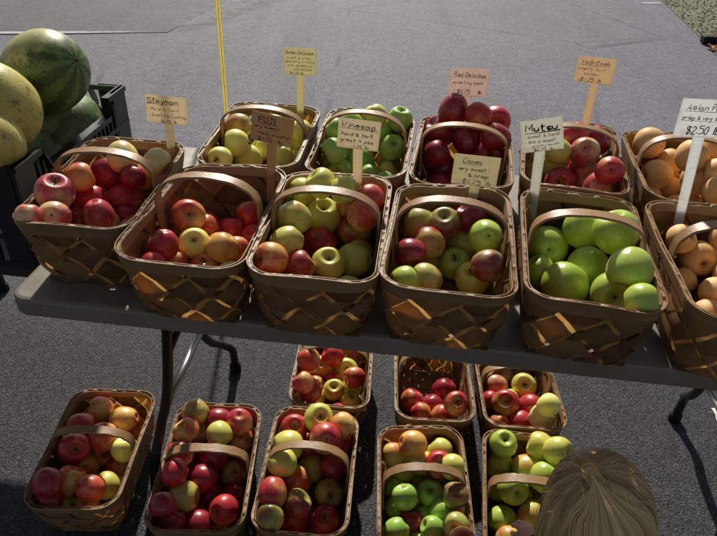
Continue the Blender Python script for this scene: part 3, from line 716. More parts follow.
# ------------------------------------------------------------------ fruit
def fruit_mesh(name, seed, tall, shoulder, lobes, dip, nu=36, nv=26):
    r = random.Random(seed); vs = []; fs = []
    ph = r.uniform(0, 6); ax = r.uniform(-.05, .05)
    for j in range(nv+1):
        th = PI*j/nv
        for i in range(nu):
            a = 2*PI*i/nu
            s = max(0., math.sin(th)); c = math.cos(th)
            rr = s**.92*(1+shoulder*c)
            z = tall*c-dip*math.exp(-(th/.33)**2)*1.0+.20*math.exp(-((PI-th)/.30)**2)
            lob = 1+lobes*math.cos(5*a+ph)*max(0, -c)**1.5+.014*math.cos(2*a+ph*2)+.010*math.cos(3*a+ph)
            z += lobes*.8*math.cos(5*a+ph)*max(0, -c)**3*s
            vs.append((rr*math.cos(a)*lob+ax*c*s, rr*math.sin(a)*lob, z))
    for j in range(nv):
        for i in range(nu):
            fs.append((j*nu+i, (j+1)*nu+i, (j+1)*nu+(i+1) % nu, j*nu+(i+1) % nu))
    me = bpy.data.meshes.new(name); me.from_pydata(vs, [], fs)
    me.polygons.foreach_set('use_smooth', [True]*len(me.polygons)); me.update()
    bm = bmesh.new(); bm.from_mesh(me); bmesh.ops.remove_doubles(bm, verts=bm.verts, dist=1e-4)
    bmesh.ops.recalc_face_normals(bm, faces=bm.faces)
    bm.to_mesh(me); bm.free()
    return me
shapes = [(1.02,.08,.025,.42), (.96,.05,.02,.40), (1.07,.11,.035,.44), (1.03,.08,.015,.38)]
red_shape = (1.16,.15,.07,.42); pear_shape = (.97,.02,.01,.30)
MESH = {}
for c in SKIN:
    lst = [red_shape, shapes[2], red_shape] if c == 'D' else [pear_shape, (1.0,.04,.02,.26)] if c == 't' else shapes
    MESH[c] = []
    for q, s in enumerate(lst):
        me = fruit_mesh('fruit', ord(c)+q*13, *s); me.materials.append(SKIN[c]); MESH[c].append(me)
MESH['D'] = []
for q in range(2):
    me = fruit_mesh('fruit', 71+q, *red_shape); me.materials.append(SKIN['d']); MESH['D'].append(me)
st = MB(); st.tube(smooth_path([(0,0,.42),(.01,.01,.6),(.04,.03,.80),(.11,.06,.98)], 4), [.035]*6+[.045]*4+[.055,.065,.07], 7)
stem_me = st.build('stem_source', M_STEM, None, True); STEM = stem_me.data; bpy.data.objects.remove(stem_me)
ORD = ['first','second','third','fourth','fifth','sixth','seventh','eighth','ninth']
def rowname(ri, n):
    if n == 1: return 'only row'
    if ri == 0: return 'back row'
    if ri == n-1: return 'front row'
    if n == 3: return 'middle row'
    return ORD[ri]+' row from back'
def posname(i, n):
    if n == 1: return 'alone'
    if i == 0: return 'leftmost'
    if i == n-1: return 'rightmost'
    if n == 3: return 'middle'
    return ORD[i]+' from left'
for k, lst in FRUIT.items():
    for (c, x, y, z, rad, ax, ay, az, fl, ri, nr, i, n) in lst:
        pear = c == 't'
        ms = MESH['D'] if (k == 'B3' and c == 'd') else MESH[c]
        o = bpy.data.objects.new('asian_pear' if pear else 'apple', ms[rnd.randrange(len(ms))])
        col.objects.link(o)
        o.location = (x/1000, y/1000, z/1000)
        s = rad/10000*1.0; o.scale = (s, s, s*rnd.uniform(.95, 1.05))
        d = Vector((ax, ay, az)).normalized()
        if fl == 3: d = -d
        q = Vector((0, 0, 1)).rotation_difference(d)
        o.rotation_mode = 'QUATERNION'
        o.rotation_quaternion = q @ Matrix.Rotation(rnd.uniform(0, 6.28), 4, 'Z').to_quaternion()
        kind = 'pear' if pear else 'apple'
        if ri < 0:
            tag(o, f'shaded {kind} low under the top layer in the {BSHORT[k]}', kind, f'low {kind}s in the {BSHORT[k]}')
        else:
            tag(o, f'{SKIN_WORD[c]} {kind}, {posname(i, n)}, {rowname(ri, nr)}, {BSHORT[k]}', kind, f'{kind}s in the {BSHORT[k]}')
        if fl == 2 and not pear:
            e = bpy.data.objects.new('stem', STEM); col.objects.link(e); e.parent = o

# ------------------------------------------------------------------ signs with handwriting
G = {
'a':"35 26 16 05 04 13 23 35;36 34 43",'b':"09 03;05 16 26 35 34 23 13 04",'c':"35 26 16 05 04 13 23 34",'d':"35 26 16 05 04 13 23 34;39 33",
'e':"05 35 26 16 05 04 13 23 34",'f':"38 29 18 13;06 26",'g':"35 26 16 05 04 13 23 35;36 31 20 10 01",'h':"09 03;05 16 26 35 33",
'i':"16 13;17 18",'j':"26 21 10 01;27 28",'k':"09 03;36 04;15 33",'l':"19 13",'m':"06 03;05 16 25 23;25 36 45 43",'n':"06 03;05 16 26 35 33",
'o':"16 05 04 13 23 34 35 26 16",'p':"06 00;05 16 26 35 34 23 13 04",'r':"06 03;05 16 26 35",'s':"35 26 16 05 34 23 13 04",'t':"19 14 23 33;07 37",
'u':"06 04 13 23 34;36 33",'v':"06 13 26",'w':"06 13 25 33 46",'x':"06 33;36 03",'y':"06 14 23;36 23 10 00",
'S':"48 39 19 08 07 16 36 45 44 33 13 04",'H':"09 03;49 43;06 46",'T':"09 49;29 23",'G':"48 39 19 08 04 13 33 44 46 26",'C':"48 39 19 08 04 13 33 44",
'D':"09 03 23 34 45 47 38 29 09",'F':"03 09 49;06 36",'U':"09 04 13 33 44 49",'J':"19 49;39 34 23 13 04",'I':"09 29;19 13;03 23",'W':"09 13 26 33 49",
'R':"03 09 29 38 37 26 06;26 43",'M':"03 09 25 49 43",'A':"03 29 43;15 35",'P':"03 09 29 38 37 26 06",
'1':"19 13",'2':"08 19 29 38 37 03 43",'5':"39 09 07 27 36 35 34 23 03",'7':"09 39 13",'0':"19 08 04 13 23 34 38 29 19",'4':"29 05 45;37 33",
'$':"38 29 19 08 07 16 26 35 34 23 13 04;29 12",'&':"43 07 18 28 27 05 04 13 23 45",'!':"19 15;13 14",'-':"05 25",'.':"03 13",',':"13 02",'/':"39 03"}
SHARP = set('MWHTFIAk17v&4-')
def write(mb, text, x, z, h, r, bold=.13, under=False, slant=.12, squeeze=1.):
    """strokes as thin flat ribbons in the board's own plane (x right, z up), 1 mm proud of it"""
    u = h/6.; cx = x
    def stroke(P, w):
        vs = []; fs = []
        for k, p in enumerate(P):
            t = (P[min(k+1, len(P)-1)]-P[max(k-1, 0)])
            t = t.normalized() if t.length > 1e-9 else Vector((1, 0))
            nn = Vector((-t.y, t.x))*w*(.85+.3*math.sin(k*1.7+x*900))
            a = p+nn; b = p-nn
            vs += [(a.x, 0, a.y), (b.x, 0, b.y)]
            if k: fs.append((2*k-2, 2*k-1, 2*k+1, 2*k))
        mb.add(vs, fs)
    for ch in text:
        if ch == ' ': cx += u*3.2*squeeze; continue
        wd = 0; dy = r.uniform(-.5, .5)*u; sx = u*r.uniform(.8, 1.15)*squeeze
        for part in G[ch].split(';'):
            pts = []
            for tok in part.split():
                px, py = int(tok[0]), int(tok[1])-3; wd = max(wd, px)
                jx, jy = r.uniform(-.2, .2), r.uniform(-.24, .24)
                pts.append(Vector((cx+(px+jx)*sx+py*u*slant, z+dy+(py+jy)*u)))
            P = pts
            if ch not in SHARP and len(pts) > 2:
                P = [Vector((q.x, q.y)) for q in smooth_path([(q.x, q.y, 0) for q in pts], 4)]
            stroke(P, u*bold*3.4)
        cx += (wd+1.25)*sx
    if under: stroke([Vector((x-u, z-u*1.2)), Vector(((x+cx)/2, z-u*1.5+r.uniform(-1,1)*u*.3)), Vector((cx+u, z-u*1.1))], u*bold*2.2)
    return cx
def text_w(text, h, squeeze=1.):
    u = h/6.; w = 0
    for ch in text:
        w += u*3.2*squeeze if ch == ' ' else (max(int(t[0]) for t in G[ch].replace(';', ' ').split())+1.25)*u*.98*squeeze
    return w
# per sign: basket, board centre (local x, z), w, h, tilt, stake top/base (local x, z), colour, translucency, lines (text, rel x, rel z, height, bold, red, underline, max width)
SIGNS = [
('A1',.080,.240,.092,.063,-3.0,(.079,.212),(.076,.06),(214,194,150),.38,[('Stayman',.06,.74,.17,.16,0,1,.8),('- Hard & Tart',.05,.47,.10,.13,0,0,.78),('- Great for Cooking',.07,.26,.10,.13,0,1,.9),('$1.75 lb',.36,.04,.10,.15,0,0,.5)],
 'cream wooden sign reading Stayman, at the back of the left pink apple basket'),
('B1',.061,.270,.084,.069,.4,(.060,.240),(.058,.06),(214,204,140),.34,[('Golden Delicious',.06,.80,.10,.15,0,1,.9),('sweet & crisp',.10,.62,.075,.13,0,0,.75),('good eating or cooking',.06,.48,.075,.13,0,0,.9),('pies, applesauce',.12,.34,.075,.13,0,0,.75),('and salads',.30,.21,.075,.13,0,1,.6),('$1.75 lb',.18,.04,.085,.14,0,0,.6)],
 'yellowish wooden sign reading Golden Delicious, standing behind the yellow apples'),
('A2',.084,.250,.088,.063,-8.4,(.082,.225),(.072,.06),(188,150,108),.12,[('FUJI',.18,.70,.18,.14,0,1,.4),('very sweet!',.06,.50,.11,.13,0,0,.62),('really crunchy!',.18,.28,.11,.13,0,0,.75),('$1.75  lb',.20,.05,.12,.14,0,0,.7)],
 'shaded brown wooden sign reading FUJI, tilted to the right'),
('A3',.040,.255,.086,.063,-3.4,(.039,.230),(.042,.06),(216,200,164),.34,[('Winesap',.08,.72,.18,.15,0,1,.82),('hard & tart',.10,.44,.12,.17,0,0,.8),('great 4 pies',.08,.24,.11,.17,0,0,.82),('1.75 lb',.40,.04,.11,.16,0,0,.48)],
 'cream wooden sign reading Winesap, in front of the bright green apples'),
('B3',-.008,.250,.097,.071,2.3,(-.007,.222),(-.004,.06),(230,200,188),.32,[('Red Delicious',.12,.72,.14,.14,0,1,.82),('an eating apple',.10,.46,.11,.13,0,0,.78),('$1.75   lb',.22,.10,.14,.15,0,0,.66)],
 'pale pink sign reading Red Delicious, standing over the dark red apples'),
('A4',.040,.197,.093,.067,-.9,(.043,.170),(.042,.06),(216,206,160),.30,[('Cameo',.20,.74,.15,.13,0,1,.45),('very sweet',.12,.50,.13,.14,0,0,.62),('& crisp',.36,.30,.13,.14,0,0,.45),('$1.75 lb',.24,.06,.14,.15,0,0,.6)],
 'pale yellow sign reading Cameo, low in front of the dark red apples'),
('A5',-.094,.281,.080,.066,14.5,(-.092,.256),(-.078,.03),(226,224,214),.34,[('Mutsu',.12,.66,.22,.22,0,1,.74),('- sweet & hard',.06,.46,.10,.14,0,0,.85),('- like a sweet',.06,.29,.10,.14,0,0,.78),('granny smith',.24,.16,.08,.14,0,0,.66),('$1.75 lb',.28,.01,.10,.15,0,0,.5)],
 'grey white sign reading Mutsu in bold black letters, tilted up to the right'),
('B4',.032,.300,.091,.063,-.2,(.038,.275),(.043,.06),(226,194,146),.34,[('McIntosh',.12,.72,.16,.13,0,1,.72),('slightly tart,',.06,.50,.11,.13,1,0,.72),('tender',.22,.31,.11,.13,1,0,.42),('$1.75 lb',.16,.06,.14,.15,0,0,.6)],
 'tan sign with two red handwritten lines, tallest at the back of the pink apples'),
('A6',-.054,.342,.095,.074,2.0,(-.052,.31),(-.028,.06),(234,238,244),.40,[('Asian Pears',.12,.72,.16,.12,0,1,.86),('crisp & very sweet',.08,.47,.12,.14,0,1,.9),('$2.50 lb',.22,.10,.20,.13,0,0,.66)],
 'bluish white sign reading Asian Pears at the right edge'),
]
for si, (k, cx, cz, w, h, ang, st_, sb, rgb, tr, lines, lab) in enumerate(SIGNS):
    x, y, z, a = BASKETS[k]; a = R(a)
    yl = L/2-.020
    root = empty('price_sign', (x-math.sin(a)*yl, y+math.cos(a)*yl, z), a, lab, 'sign', 'handwritten price signs')
    m = board_mat('sign_board_%d' % si, rgb, tr)
    # stake (goes down into the fruit)
    b = MB(); dx = st_[0]-sb[0]; dz = st_[1]-sb[1]; ln = math.hypot(dx, dz); ux, uz = dx/ln, dz/ln; hw = .0105
    zt_ = cz-h/2+.0035-st_[1]; top = (st_[0]+ux*zt_, st_[1]+uz*zt_)
    q = []
    for yy in (.001, .0042):
        q += [(sb[0]-uz*hw*.8, yy, sb[1]+ux*hw*.8), (sb[0]+uz*hw*.8, yy, sb[1]-ux*hw*.8), (top[0]+uz*hw, yy, top[1]-ux*hw), (top[0]-uz*hw, yy, top[1]+ux*hw)]
    b.add(q, [(3,2,1,0),(4,5,6,7),(0,1,5,4),(1,2,6,5),(2,3,7,6),(3,0,4,7)])
    bevel(b.build('stake', m, root), .0008, 1)
    bd = MB(); bd.box(-w/2, w/2, -.0028, 0, -h/2, h/2)
    bo = bevel(bd.build('board', m, root), .0009, 1); bo.location = (cx, 0, cz); bo.rotation_euler = (0, R(-ang), 0)
    r = random.Random(100+si); slant = [.05,.22,-.04,.10,.28,.16,.08,.30,.12][si]
    for red in (0, 1):
        t = MB()
        for (txt, rx, rz, hh, bold, isred, und, mw) in lines:
            if isred != red: continue
            H_ = hh*h; sq = 1.; tw = text_w(txt, H_)
            sq = min(1.35, mw*w/tw)
            write(t, txt, -w/2+rx*w, -h/2+rz*h, H_, r, bold, und, slant=slant, squeeze=sq)
        if t.v:
            lo = t.build('lettering', M_REDINK if red else M_INK, bo); lo.location = (0, -.0034, 0)

# ------------------------------------------------------------------ melon crate, melons
def melon_crate(loc, rz, lx, ly, h):
    root = empty('plastic_crate', loc, rz, 'black slotted plastic crate full of watermelons at the left', 'crate')
    def wall(ln, name, place):
        b = MB(); t = .012
        def rail(u0, u1, z0, z1, th=t): b.box(u0, u1, -th/2, th/2, z0, z1)
        rail(0, ln, 0, .022); rail(.0, ln, .083, .097); rail(0, ln, .160, .174)
        cw = .075 if ln > .5 else .06
        # corner posts rise to full height, the middle dips as a hand hold
        rail(0, cw, .022, h, t*.8); rail(ln-cw, ln, .022, h, t*.8)
        rail(0, cw*1.5, h-.014, h, t*1.7); rail(ln-cw*1.5, ln, h-.014, h, t*1.7)
        dip = h-.05
        m0, m1 = ln*.24, ln*.80
        b.add([(cw*1.5,-t,h-.014),(cw*1.5,t,h-.014),(cw*1.5,t,h),(cw*1.5,-t,h),(m0,-t,dip-.014),(m0,t,dip-.014),(m0,t,dip),(m0,-t,dip)],
              [(0,4,7,3),(1,2,6,5),(3,7,6,2),(0,1,5,4)])
        b.add([(m1,-t,dip-.014),(m1,t,dip-.014),(m1,t,dip),(m1,-t,dip),(ln-cw*1.5,-t,h-.014),(ln-cw*1.5,t,h-.014),(ln-cw*1.5,t,h),(ln-cw*1.5,-t,h)],
              [(0,4,7,3),(1,2,6,5),(3,7,6,2),(0,1,5,4)])
        rail(m0, m1, dip-.014, dip, t*2)
        u = cw+.012
        while u < ln-cw-.004:
            rail(u, u+.0065, .022, (dip-.014 if m0-.01 < u < m1 else h-.03 if u < cw*1.5 or u > ln-cw*1.6 else h-.045), t*.7); u += .0235
        o = b.build(name, M_CRATE, root); o.location = place[0]; o.rotation_euler = (0, 0, place[1])
    wall(ly, 'long_wall', ((lx-.006, 0, 0), R(90))); wall(ly, 'long_wall', ((.006, 0, 0), R(90)))
    wall(lx-.03, 'end_wall', ((.015, .006, 0), 0)); wall(lx-.03, 'end_wall', ((.015, ly-.006, 0), 0))
    b = MB(); b.box(.013, lx-.013, .013, ly-.013, .002, .010)
    b.build('floor_panel', M_CRATE, root)
    return root
melon_crate((-1.155,1.315,.6005), R(-5.6), .40, .57, .27)

def melon_mat(name, c1, c2, c3, stripes, patch):
    t = NT(name); v = t.obj(); sep = t.n('ShaderNodeSeparateXYZ'); t.link(v, sep.inputs[0])
    ang = t.math('ARCTAN2', sep.outputs[1], sep.outputs[0])
    n = t.noise(v, 3., 5, .65); n2 = t.noise(v, 11., 5, .7); n3 = t.noise(v, 30., 3, .7)
    s = t.math('SINE', t.math('ADD', t.math('MULTIPLY', ang, 9.), t.math('MULTIPLY', n2, 8.)))
    c = t.mix(t.math('MULTIPLY', t.ramp(t.math('ADD', s, t.math('MULTIPLY', t.math('SUBTRACT', n3, .5), 2.4)), -.05, .30), stripes), lin(c1), lin(c2))
    c = t.mix(t.math('MULTIPLY', t.ramp(n3, .4, .7), .25), c, lin(c2))
    k = t.ramp(t.math('ADD', t.math('MULTIPLY', sep.outputs[0], .6), t.math('MULTIPLY', t.math('SUBTRACT', n, .5), 1.2)), .15, .6)
    c = t.mix(t.math('MULTIPLY', k, patch), c, lin(c3))
    sp = t.ramp(t.math('ADD', t.math('ADD', t.math('MULTIPLY', n, .6), t.math('MULTIPLY', n2, .45)), t.math('MULTIPLY', t.math('SUBTRACT', n3, .5), .5)), .56, .66)
    c = t.mix(t.math('MULTIPLY', sp, .75*patch), c, lin((104, 74, 42)))
    return t.bsdf(c, .42, .4, t.bump(n3, .06, .02))
M_M1 = melon_mat('striped_watermelon_rind', (58,84,42), (116,140,74), (214,206,136), .8, .85)
M_M2 = melon_mat('yellowed_melon_rind', (208,194,104), (170,164,84), (216,198,116), .4, 1.)
M_M3 = melon_mat('pale_green_melon_rind', (84,106,58), (138,156,98), (176,178,116), .8, .3)
def melon(x, y, z, r, long, axis, mat, label, seed):
    me = fruit_mesh('watermelon', seed, long, .02, .0, .02, 48, 36)
    for vtx in me.vertices:      # no blossom hollow on a melon
        vtx.co *= 1+.015*mnoise.noise(vtx.co*1.5+Vector((seed, 0, 0)))
    o = bpy.data.objects.new('watermelon', me); col.objects.link(o); me.materials.append(mat)
    o.location = (x, y, z); o.scale = (r, r, r); za = Vector(axis).normalized(); xa = (Vector((-.6, -.1, .8))-za*Vector((-.6, -.1, .8)).dot(za)).normalized(); ya = za.cross(xa)
    o.rotation_euler = Matrix((xa, ya, za)).transposed().to_euler()
    tag(o, label, 'watermelon', 'watermelons in the black crate')
    s = MB(); s.tube([(0,0,long-.02),(.01,.01,long+.05)], [.035,.025], 8); s.build('stem_scar', M_STEM, o, True)
melon(-0.833,1.663,0.955,0.104,1.12,(0.85, -0.25, 0.38),M_M1,'largest watermelon on top, dark green with a yellow ground spot',1)
melon(-0.864,1.442,0.945,0.100,1.12,(0.5, 0.3, -0.8),M_M2,'yellow mottled watermelon at the left edge, in front of the largest one',2)
melon(-0.844,1.340,0.900,0.080,1.10,(0.7, -0.4, -0.5),M_M2,'pale yellow watermelon lowest at the left edge',3)
melon(-0.852,1.732,0.765,0.114,1.10,(0.3, 1.0, 0.1),M_M3,'shaded green watermelon inside the crate, by the slotted long wall',4)
melon(-0.891,1.572,0.735,0.096,1.05,(0.2, 0.9, 0.2),M_M3,'pale green watermelon seen through the front slots of the crate',5)

POLE = (-0.524, 2.350)
# ------------------------------------------------------------------ yellow pole behind the table
p = MB(); vs = []; fs = []
for k in range(27):
    for q in range(5): vs.append(((q-2)*.0036, .0022*abs(q-2)**1.5, k*.1))
    if k: fs += [(5*k-5+q, 5*k-4+q, 5*k+1+q, 5*k+q) for q in range(4)]
p.add(vs, fs)
pole = p.build('yellow_pole', M_YELLOW, None, True); pole.location = (POLE[0], POLE[1], 0)
tag(pole, 'thin yellow pole standing upright behind the table, left of centre', 'pole')
g = MB(); g.box(.0010, .0030, -.0012, -.0004, .02, 2.58); g.build('groove', M_DARKSTRIP, pole)
g = MB(); g.box(-.05, .05, -.05, .05, .0005, .008); bevel(g.build('base_plate', M_YELLOW, pole), .002, 1)

# ------------------------------------------------------------------ the child in front of the table
M_SKINP = plain('child_skin', (214,160,134), .5, .35, .05, 30)
M_SHIRT = plain('dark_plum_knit', (46,22,34), .85, .15, .15, 120, bump=.3)
M_PANTS = plain('navy_cotton', (34,38,54), .85, .15, .12, 90, bump=.2)
M_SHOE = plain('grey_canvas', (120,118,116), .8, .2)
def skinned(name, joints, edges, mat, parent=None, root=0, sub=2):
    me = bpy.data.meshes.new(name)
    me.from_pydata([j[:3] for j in joints], edges, []); me.update()
    o = bpy.data.objects.new(name, me); col.objects.link(o); me.materials.append(mat)
    if parent: o.parent = parent
    m = o.modifiers.new('skin', 'SKIN'); m.use_smooth_shade = True
    for i, j in enumerate(joints):
        rr = j[3] if isinstance(j[3], tuple) else (j[3], j[3])
        me.skin_vertices[0].data[i].radius = rr
        me.skin_vertices[0].data[i].use_root = (i == root)
    s = o.modifiers.new('sub', 'SUBSURF'); s.levels = sub; s.render_levels = sub
    return o
HC = Vector((.393, .648, .628))              # centre of the skull
hx, hy, hz = HC
J = [(.39,.475,.25,.075),(.388,.53,.34,.072),(.387,.575,.43,.07),(.387,.60,.495,.036),(.387,.62,.545,.034),(.388,.645,.60,.062),(.388,.652,.655,.066),   # 0..6 spine, neck, head
     (.388,.700,.585,.040),(.388,.727,.607,.010),                                             # 7 jaw/face, 8 nose
     (.315,.575,.465,.036),(.335,.685,.345,.027),(.405,.818,.266,.019),(.400,.844,.260,.016),  # 9..12 left arm to wrist
     (.470,.575,.465,.036),(.512,.66,.35,.027),(.47,.78,.30,.019),(.462,.80,.295,.017),         # 13..16 right arm
     (.34,.48,.24,.058),(.32,.69,.27,.044),(.335,.565,.07,.032),(.332,.63,.030,.026),           # 17..20 left leg
     (.44,.48,.24,.058),(.455,.69,.27,.044),(.44,.565,.07,.032),(.445,.63,.030,.026)]
E_ = [(0,1),(1,2),(2,3),(3,4),(4,5),(5,6),(5,7),(7,8),(2,9),(9,10),(10,11),(11,12),(2,13),(13,14),(14,15),(15,16),(0,17),(17,18),(18,19),(19,20),(0,21),(21,22),(22,23),(23,24)]
def add_hand(wi, palm, tips, thumb):
    """palm joint then five finger chains; every finger bends at two knuckles"""
    if wi == 12:
        sh = lambda q: (q[0]-.006, q[1]-.036, q[2]+.032, q[3]*.95)
        palm = sh(palm); tips = [[sh(q) for q in c] for c in tips]; thumb = [sh(q) for q in thumb]
    J.append(palm); pi_ = len(J)-1; E_.append((wi, pi_))
    for ch in tips+[thumb]:
        prev = pi_
        for q in ch:
            J.append(q); E_.append((prev, len(J)-1)); prev = len(J)-1
W1 = Vector((.400,.885,.228))
add_hand(12, (.397,.902,.219,.0155),
  [[(.384,.915,.219,.0075),(.376,.926,.212,.0066),(.373,.932,.200,.0055)],
   [(.392,.921,.219,.0077),(.387,.934,.212,.0068),(.384,.940,.199,.0056)],
   [(.401,.921,.218,.0075),(.399,.934,.210,.0066),(.397,.939,.198,.0055)],
   [(.408,.916,.217,.0068),(.409,.927,.209,.0060),(.408,.931,.199,.0050)]],
  [(.381,.899,.214,.0080),(.371,.907,.206,.0068),(.368,.915,.199,.0058)])
add_hand(16, (.458,.815,.288,.0155),
  [[(.446,.828,.286,.0075),(.440,.838,.276,.0066),(.440,.840,.264,.0055)],
   [(.454,.833,.286,.0077),(.450,.844,.276,.0068),(.449,.846,.263,.0056)],
   [(.463,.833,.285,.0075),(.461,.844,.275,.0066),(.460,.845,.263,.0055)],
   [(.471,.828,.284,.0068),(.471,.838,.274,.0060),(.470,.839,.264,.0050)]],
  [(.443,.814,.282,.0080),(.434,.822,.274,.0068),(.432,.829,.267,.0058)])
person = skinned('person', J, E_, M_SKINP)
tag(person, 'crouching child with long blond hair and dark sleeves, seen from behind at the bottom', 'person')
eb = plain('eye_white', (235,232,228), .2, .5, .02)
for sx in (-1, 1):
    b = MB()
    for k in range(8):
        pass
    me = fruit_mesh('eye', 5, 1., 0, 0, 0, 16, 12); e = bpy.data.objects.new('eye', me); col.objects.link(e); me.materials.append(eb)
    e.location = (hx+sx*.026, .708, .632); e.scale = (.011, .008, .009); e.parent = person
# clothes: their own closed skins a few mm outside the body
skinned('shirt', [(.39,.478,.255,.080),(.388,.53,.34,.080),(.387,.575,.43,.078),(.387,.60,.492,.045),
   (.312,.575,.466,.046),(.334,.685,.346,.036),(.405,.818,.268,.027),(.401,.850,.260,.0225),(.472,.575,.466,.046),(.513,.66,.351,.036),(.471,.775,.302,.027),(.468,.786,.299,.026)],
   [(0,1),(1,2),(2,3),(2,4),(4,5),(5,6),(6,7),(2,8),(8,9),(9,10),(10,11)], M_SHIRT, person)
skinned('trousers', [(.39,.472,.245,.084),(.338,.48,.24,.068),(.319,.692,.27,.053),(.335,.563,.085,.041),(.442,.48,.24,.068),(.457,.692,.27,.053),(.44,.563,.085,.041)],
   [(0,1),(1,2),(2,3),(0,4),(4,5),(5,6)], M_PANTS, person)
for (fx, nm) in ((.333,'shoe'),(.443,'shoe')):
    skinned(nm, [(fx,.545,.034,.033),(fx,.60,.032,.034),(fx,.655,.026,.026)], [(0,1),(1,2)], M_SHOE, person)

# hair: thousands of thin strands combed to a tie on the crown and falling down the back
th_ = NT('dark_blond_hair'); tn = th_.attr('tone')
hc = th_.mix(tn, lin((138,96,60)), lin((255,222,162)))
M_HAIR = th_.bsdf(hc, .34, .6, trans=.12)
RX, RY, RZ = .079, .092, .096
def on(dirv, k=1.): return HC+Vector((dirv.x*RX*k, dirv.y*RY*k, dirv.z*RZ*k))
TIE = Vector((-.42, .02, .93)).normalized()
hm = MB(); hr = random.Random(9)
# scalp shell under the strands
vs = []; fs = []
for j in range(19):
    for i in range(36):
        a = 2*PI*i/36; t = PI*j/18*.80
        vs.append(on(Vector((math.sin(t)*math.cos(a), math.sin(t)*math.sin(a), math.cos(t))), .985))
for j in range(18):
    for i in range(36): fs.append((j*36+i, (j+1)*36+i, (j+1)*36+(i+1) % 36, j*36+(i+1) % 36))
hm.add(vs, fs, .45)
def strand(P, w, tone):
    vs = []; fs = []; n = len(P)
    for k, p in enumerate(P):
        t = (P[min(k+1, n-1)]-P[max(k-1, 0)]).normalized(); o = (p-HC); o = (o-t*o.dot(t))
        o = o.normalized() if o.length > 1e-6 else t.orthogonal().normalized()
        b = t.cross(o); ww = w*(1-.75*(k/(n-1))**3)
        vs += [p-b*ww, p+o*ww*.8, p+b*ww]
        if k: fs += [(3*k-3, 3*k-2, 3*k+1, 3*k), (3*k-2, 3*k-1, 3*k+2, 3*k+1)]
    hm.add(vs, fs, tone)
def slerp(a, b, t):
    an = a.angle(b)
    if an < 1e-4: return a.copy()
    return (a*math.sin((1-t)*an)+b*math.sin(t*an))/math.sin(an)
def fall(P, length, sway, n=11):
    """a strand lies down over the nape and along the bent back, then hangs"""
    p = P[-1].copy(); d = (P[-1]-P[-2]).normalized()
    for k in range(n):
        d = (d*.74+Vector((.20+sway, -.62, -.70-.05*k)).normalized()*.26).normalized()
        p = p+d*length/n
        q = p-HC; e = Vector((q.x/RX, q.y/RY, q.z/RZ))
        if e.length < 1.03: e = e.normalized()*1.03; p = HC+Vector((e.x*RX, e.y*RY, e.z*RZ))
        P.append(p.copy())
    return P
rr_ = [hr.uniform(0, 1) for _ in range(400)]
def streak(a):                     # lighter and darker locks, varying smoothly round the head
    f = (a % 6.283)*14; i0 = int(f); k = f-i0; k = k*k*(3-2*k)
    g = (a % 6.283)*37; j0 = int(g); m = g-j0; m = m*m*(3-2*m)
    return .6*(rr_[i0 % 88]*(1-k)+rr_[(i0+1) % 88]*k)+.4*(rr_[100+j0 % 232]*(1-m)+rr_[100+(j0+1) % 232]*m)
def tone_of(a, base): return min(1, max(0, hr.gauss(base+.85*(streak(a)-.5), .10)))
# 1: front, top and sides swept to the tie
for i in range(3000):
    a = hr.uniform(R(-30), R(210)); t = hr.uniform(.0, 1.)**.6*R(88)
    s = Vector((math.sin(t)*math.cos(a), math.sin(t)*math.sin(a), math.cos(t)))
    n = 9; lift = hr.uniform(1.0, 1.03)
    P = [on(slerp(s, TIE, k/n), lift+.02*math.sin(PI*k/n)+.03*(k/n)**4) for k in range(n+1)]
    j = .0010; P = [p+Vector((hr.uniform(-j, j), hr.uniform(-j, j), hr.uniform(-j, j))) for p in P]
    strand(P, hr.uniform(.0004, .0009), tone_of(a, .48))
# 2: the tail: leaves the tie as a narrow bunch, rises a little and falls loosely down the back
for i in range(2600):
    g_ = hr.gauss(0, .42); az = R(-78)+g_*R(34)
    end = Vector((math.cos(az)*.96, math.sin(az)*.96, -.12)).normalized()
    n = 12; h = .10+hr.gauss(0, .035); w0 = hr.uniform(-1, 1)
    P = []
    for k in range(n+1):
        f = k/n; az2 = R(-78)+g_*R(34)*min(1, f*1.7+.12)
        e2 = Vector((math.cos(az2)*.96, math.sin(az2)*.96, -.12)).normalized()
        P.append(on(slerp(TIE, e2, f), 1.06+h*math.sin(PI*min(1, f*1.05+.10))**1.0*(1-.45*abs(g_))+.004*math.sin(f*9+w0*3)))
    P = fall(P, hr.uniform(.10, .18), .12*math.cos(az))
    strand(P, hr.uniform(.0004, .0009), tone_of(az, .80))
# 3: loose hair from the sides and back of the scalp
for i in range(3800):
    a = hr.uniform(R(-210), R(30)); t = hr.uniform(R(8), R(112))
    s = Vector((math.sin(t)*math.cos(a), math.sin(t)*math.sin(a), math.cos(t)))
    a2 = a+hr.gauss(0, .06)
    end = Vector((math.cos(a2), math.sin(a2), -.25)).normalized()
    n = 7
    P = [on(slerp(s, end, k/n), 1.01+.035*k/n+hr.uniform(-.002, .004)) for k in range(n+1)] if t < R(100) else [on(s, 1.0), on(s, 1.02)-Vector((0, 0, .006))]
    P = fall(P, hr.uniform(.10, .19), .14*math.cos(a2)+hr.gauss(0, .05))
    strand(P, hr.uniform(.0004, .0010), tone_of(a2, .74))
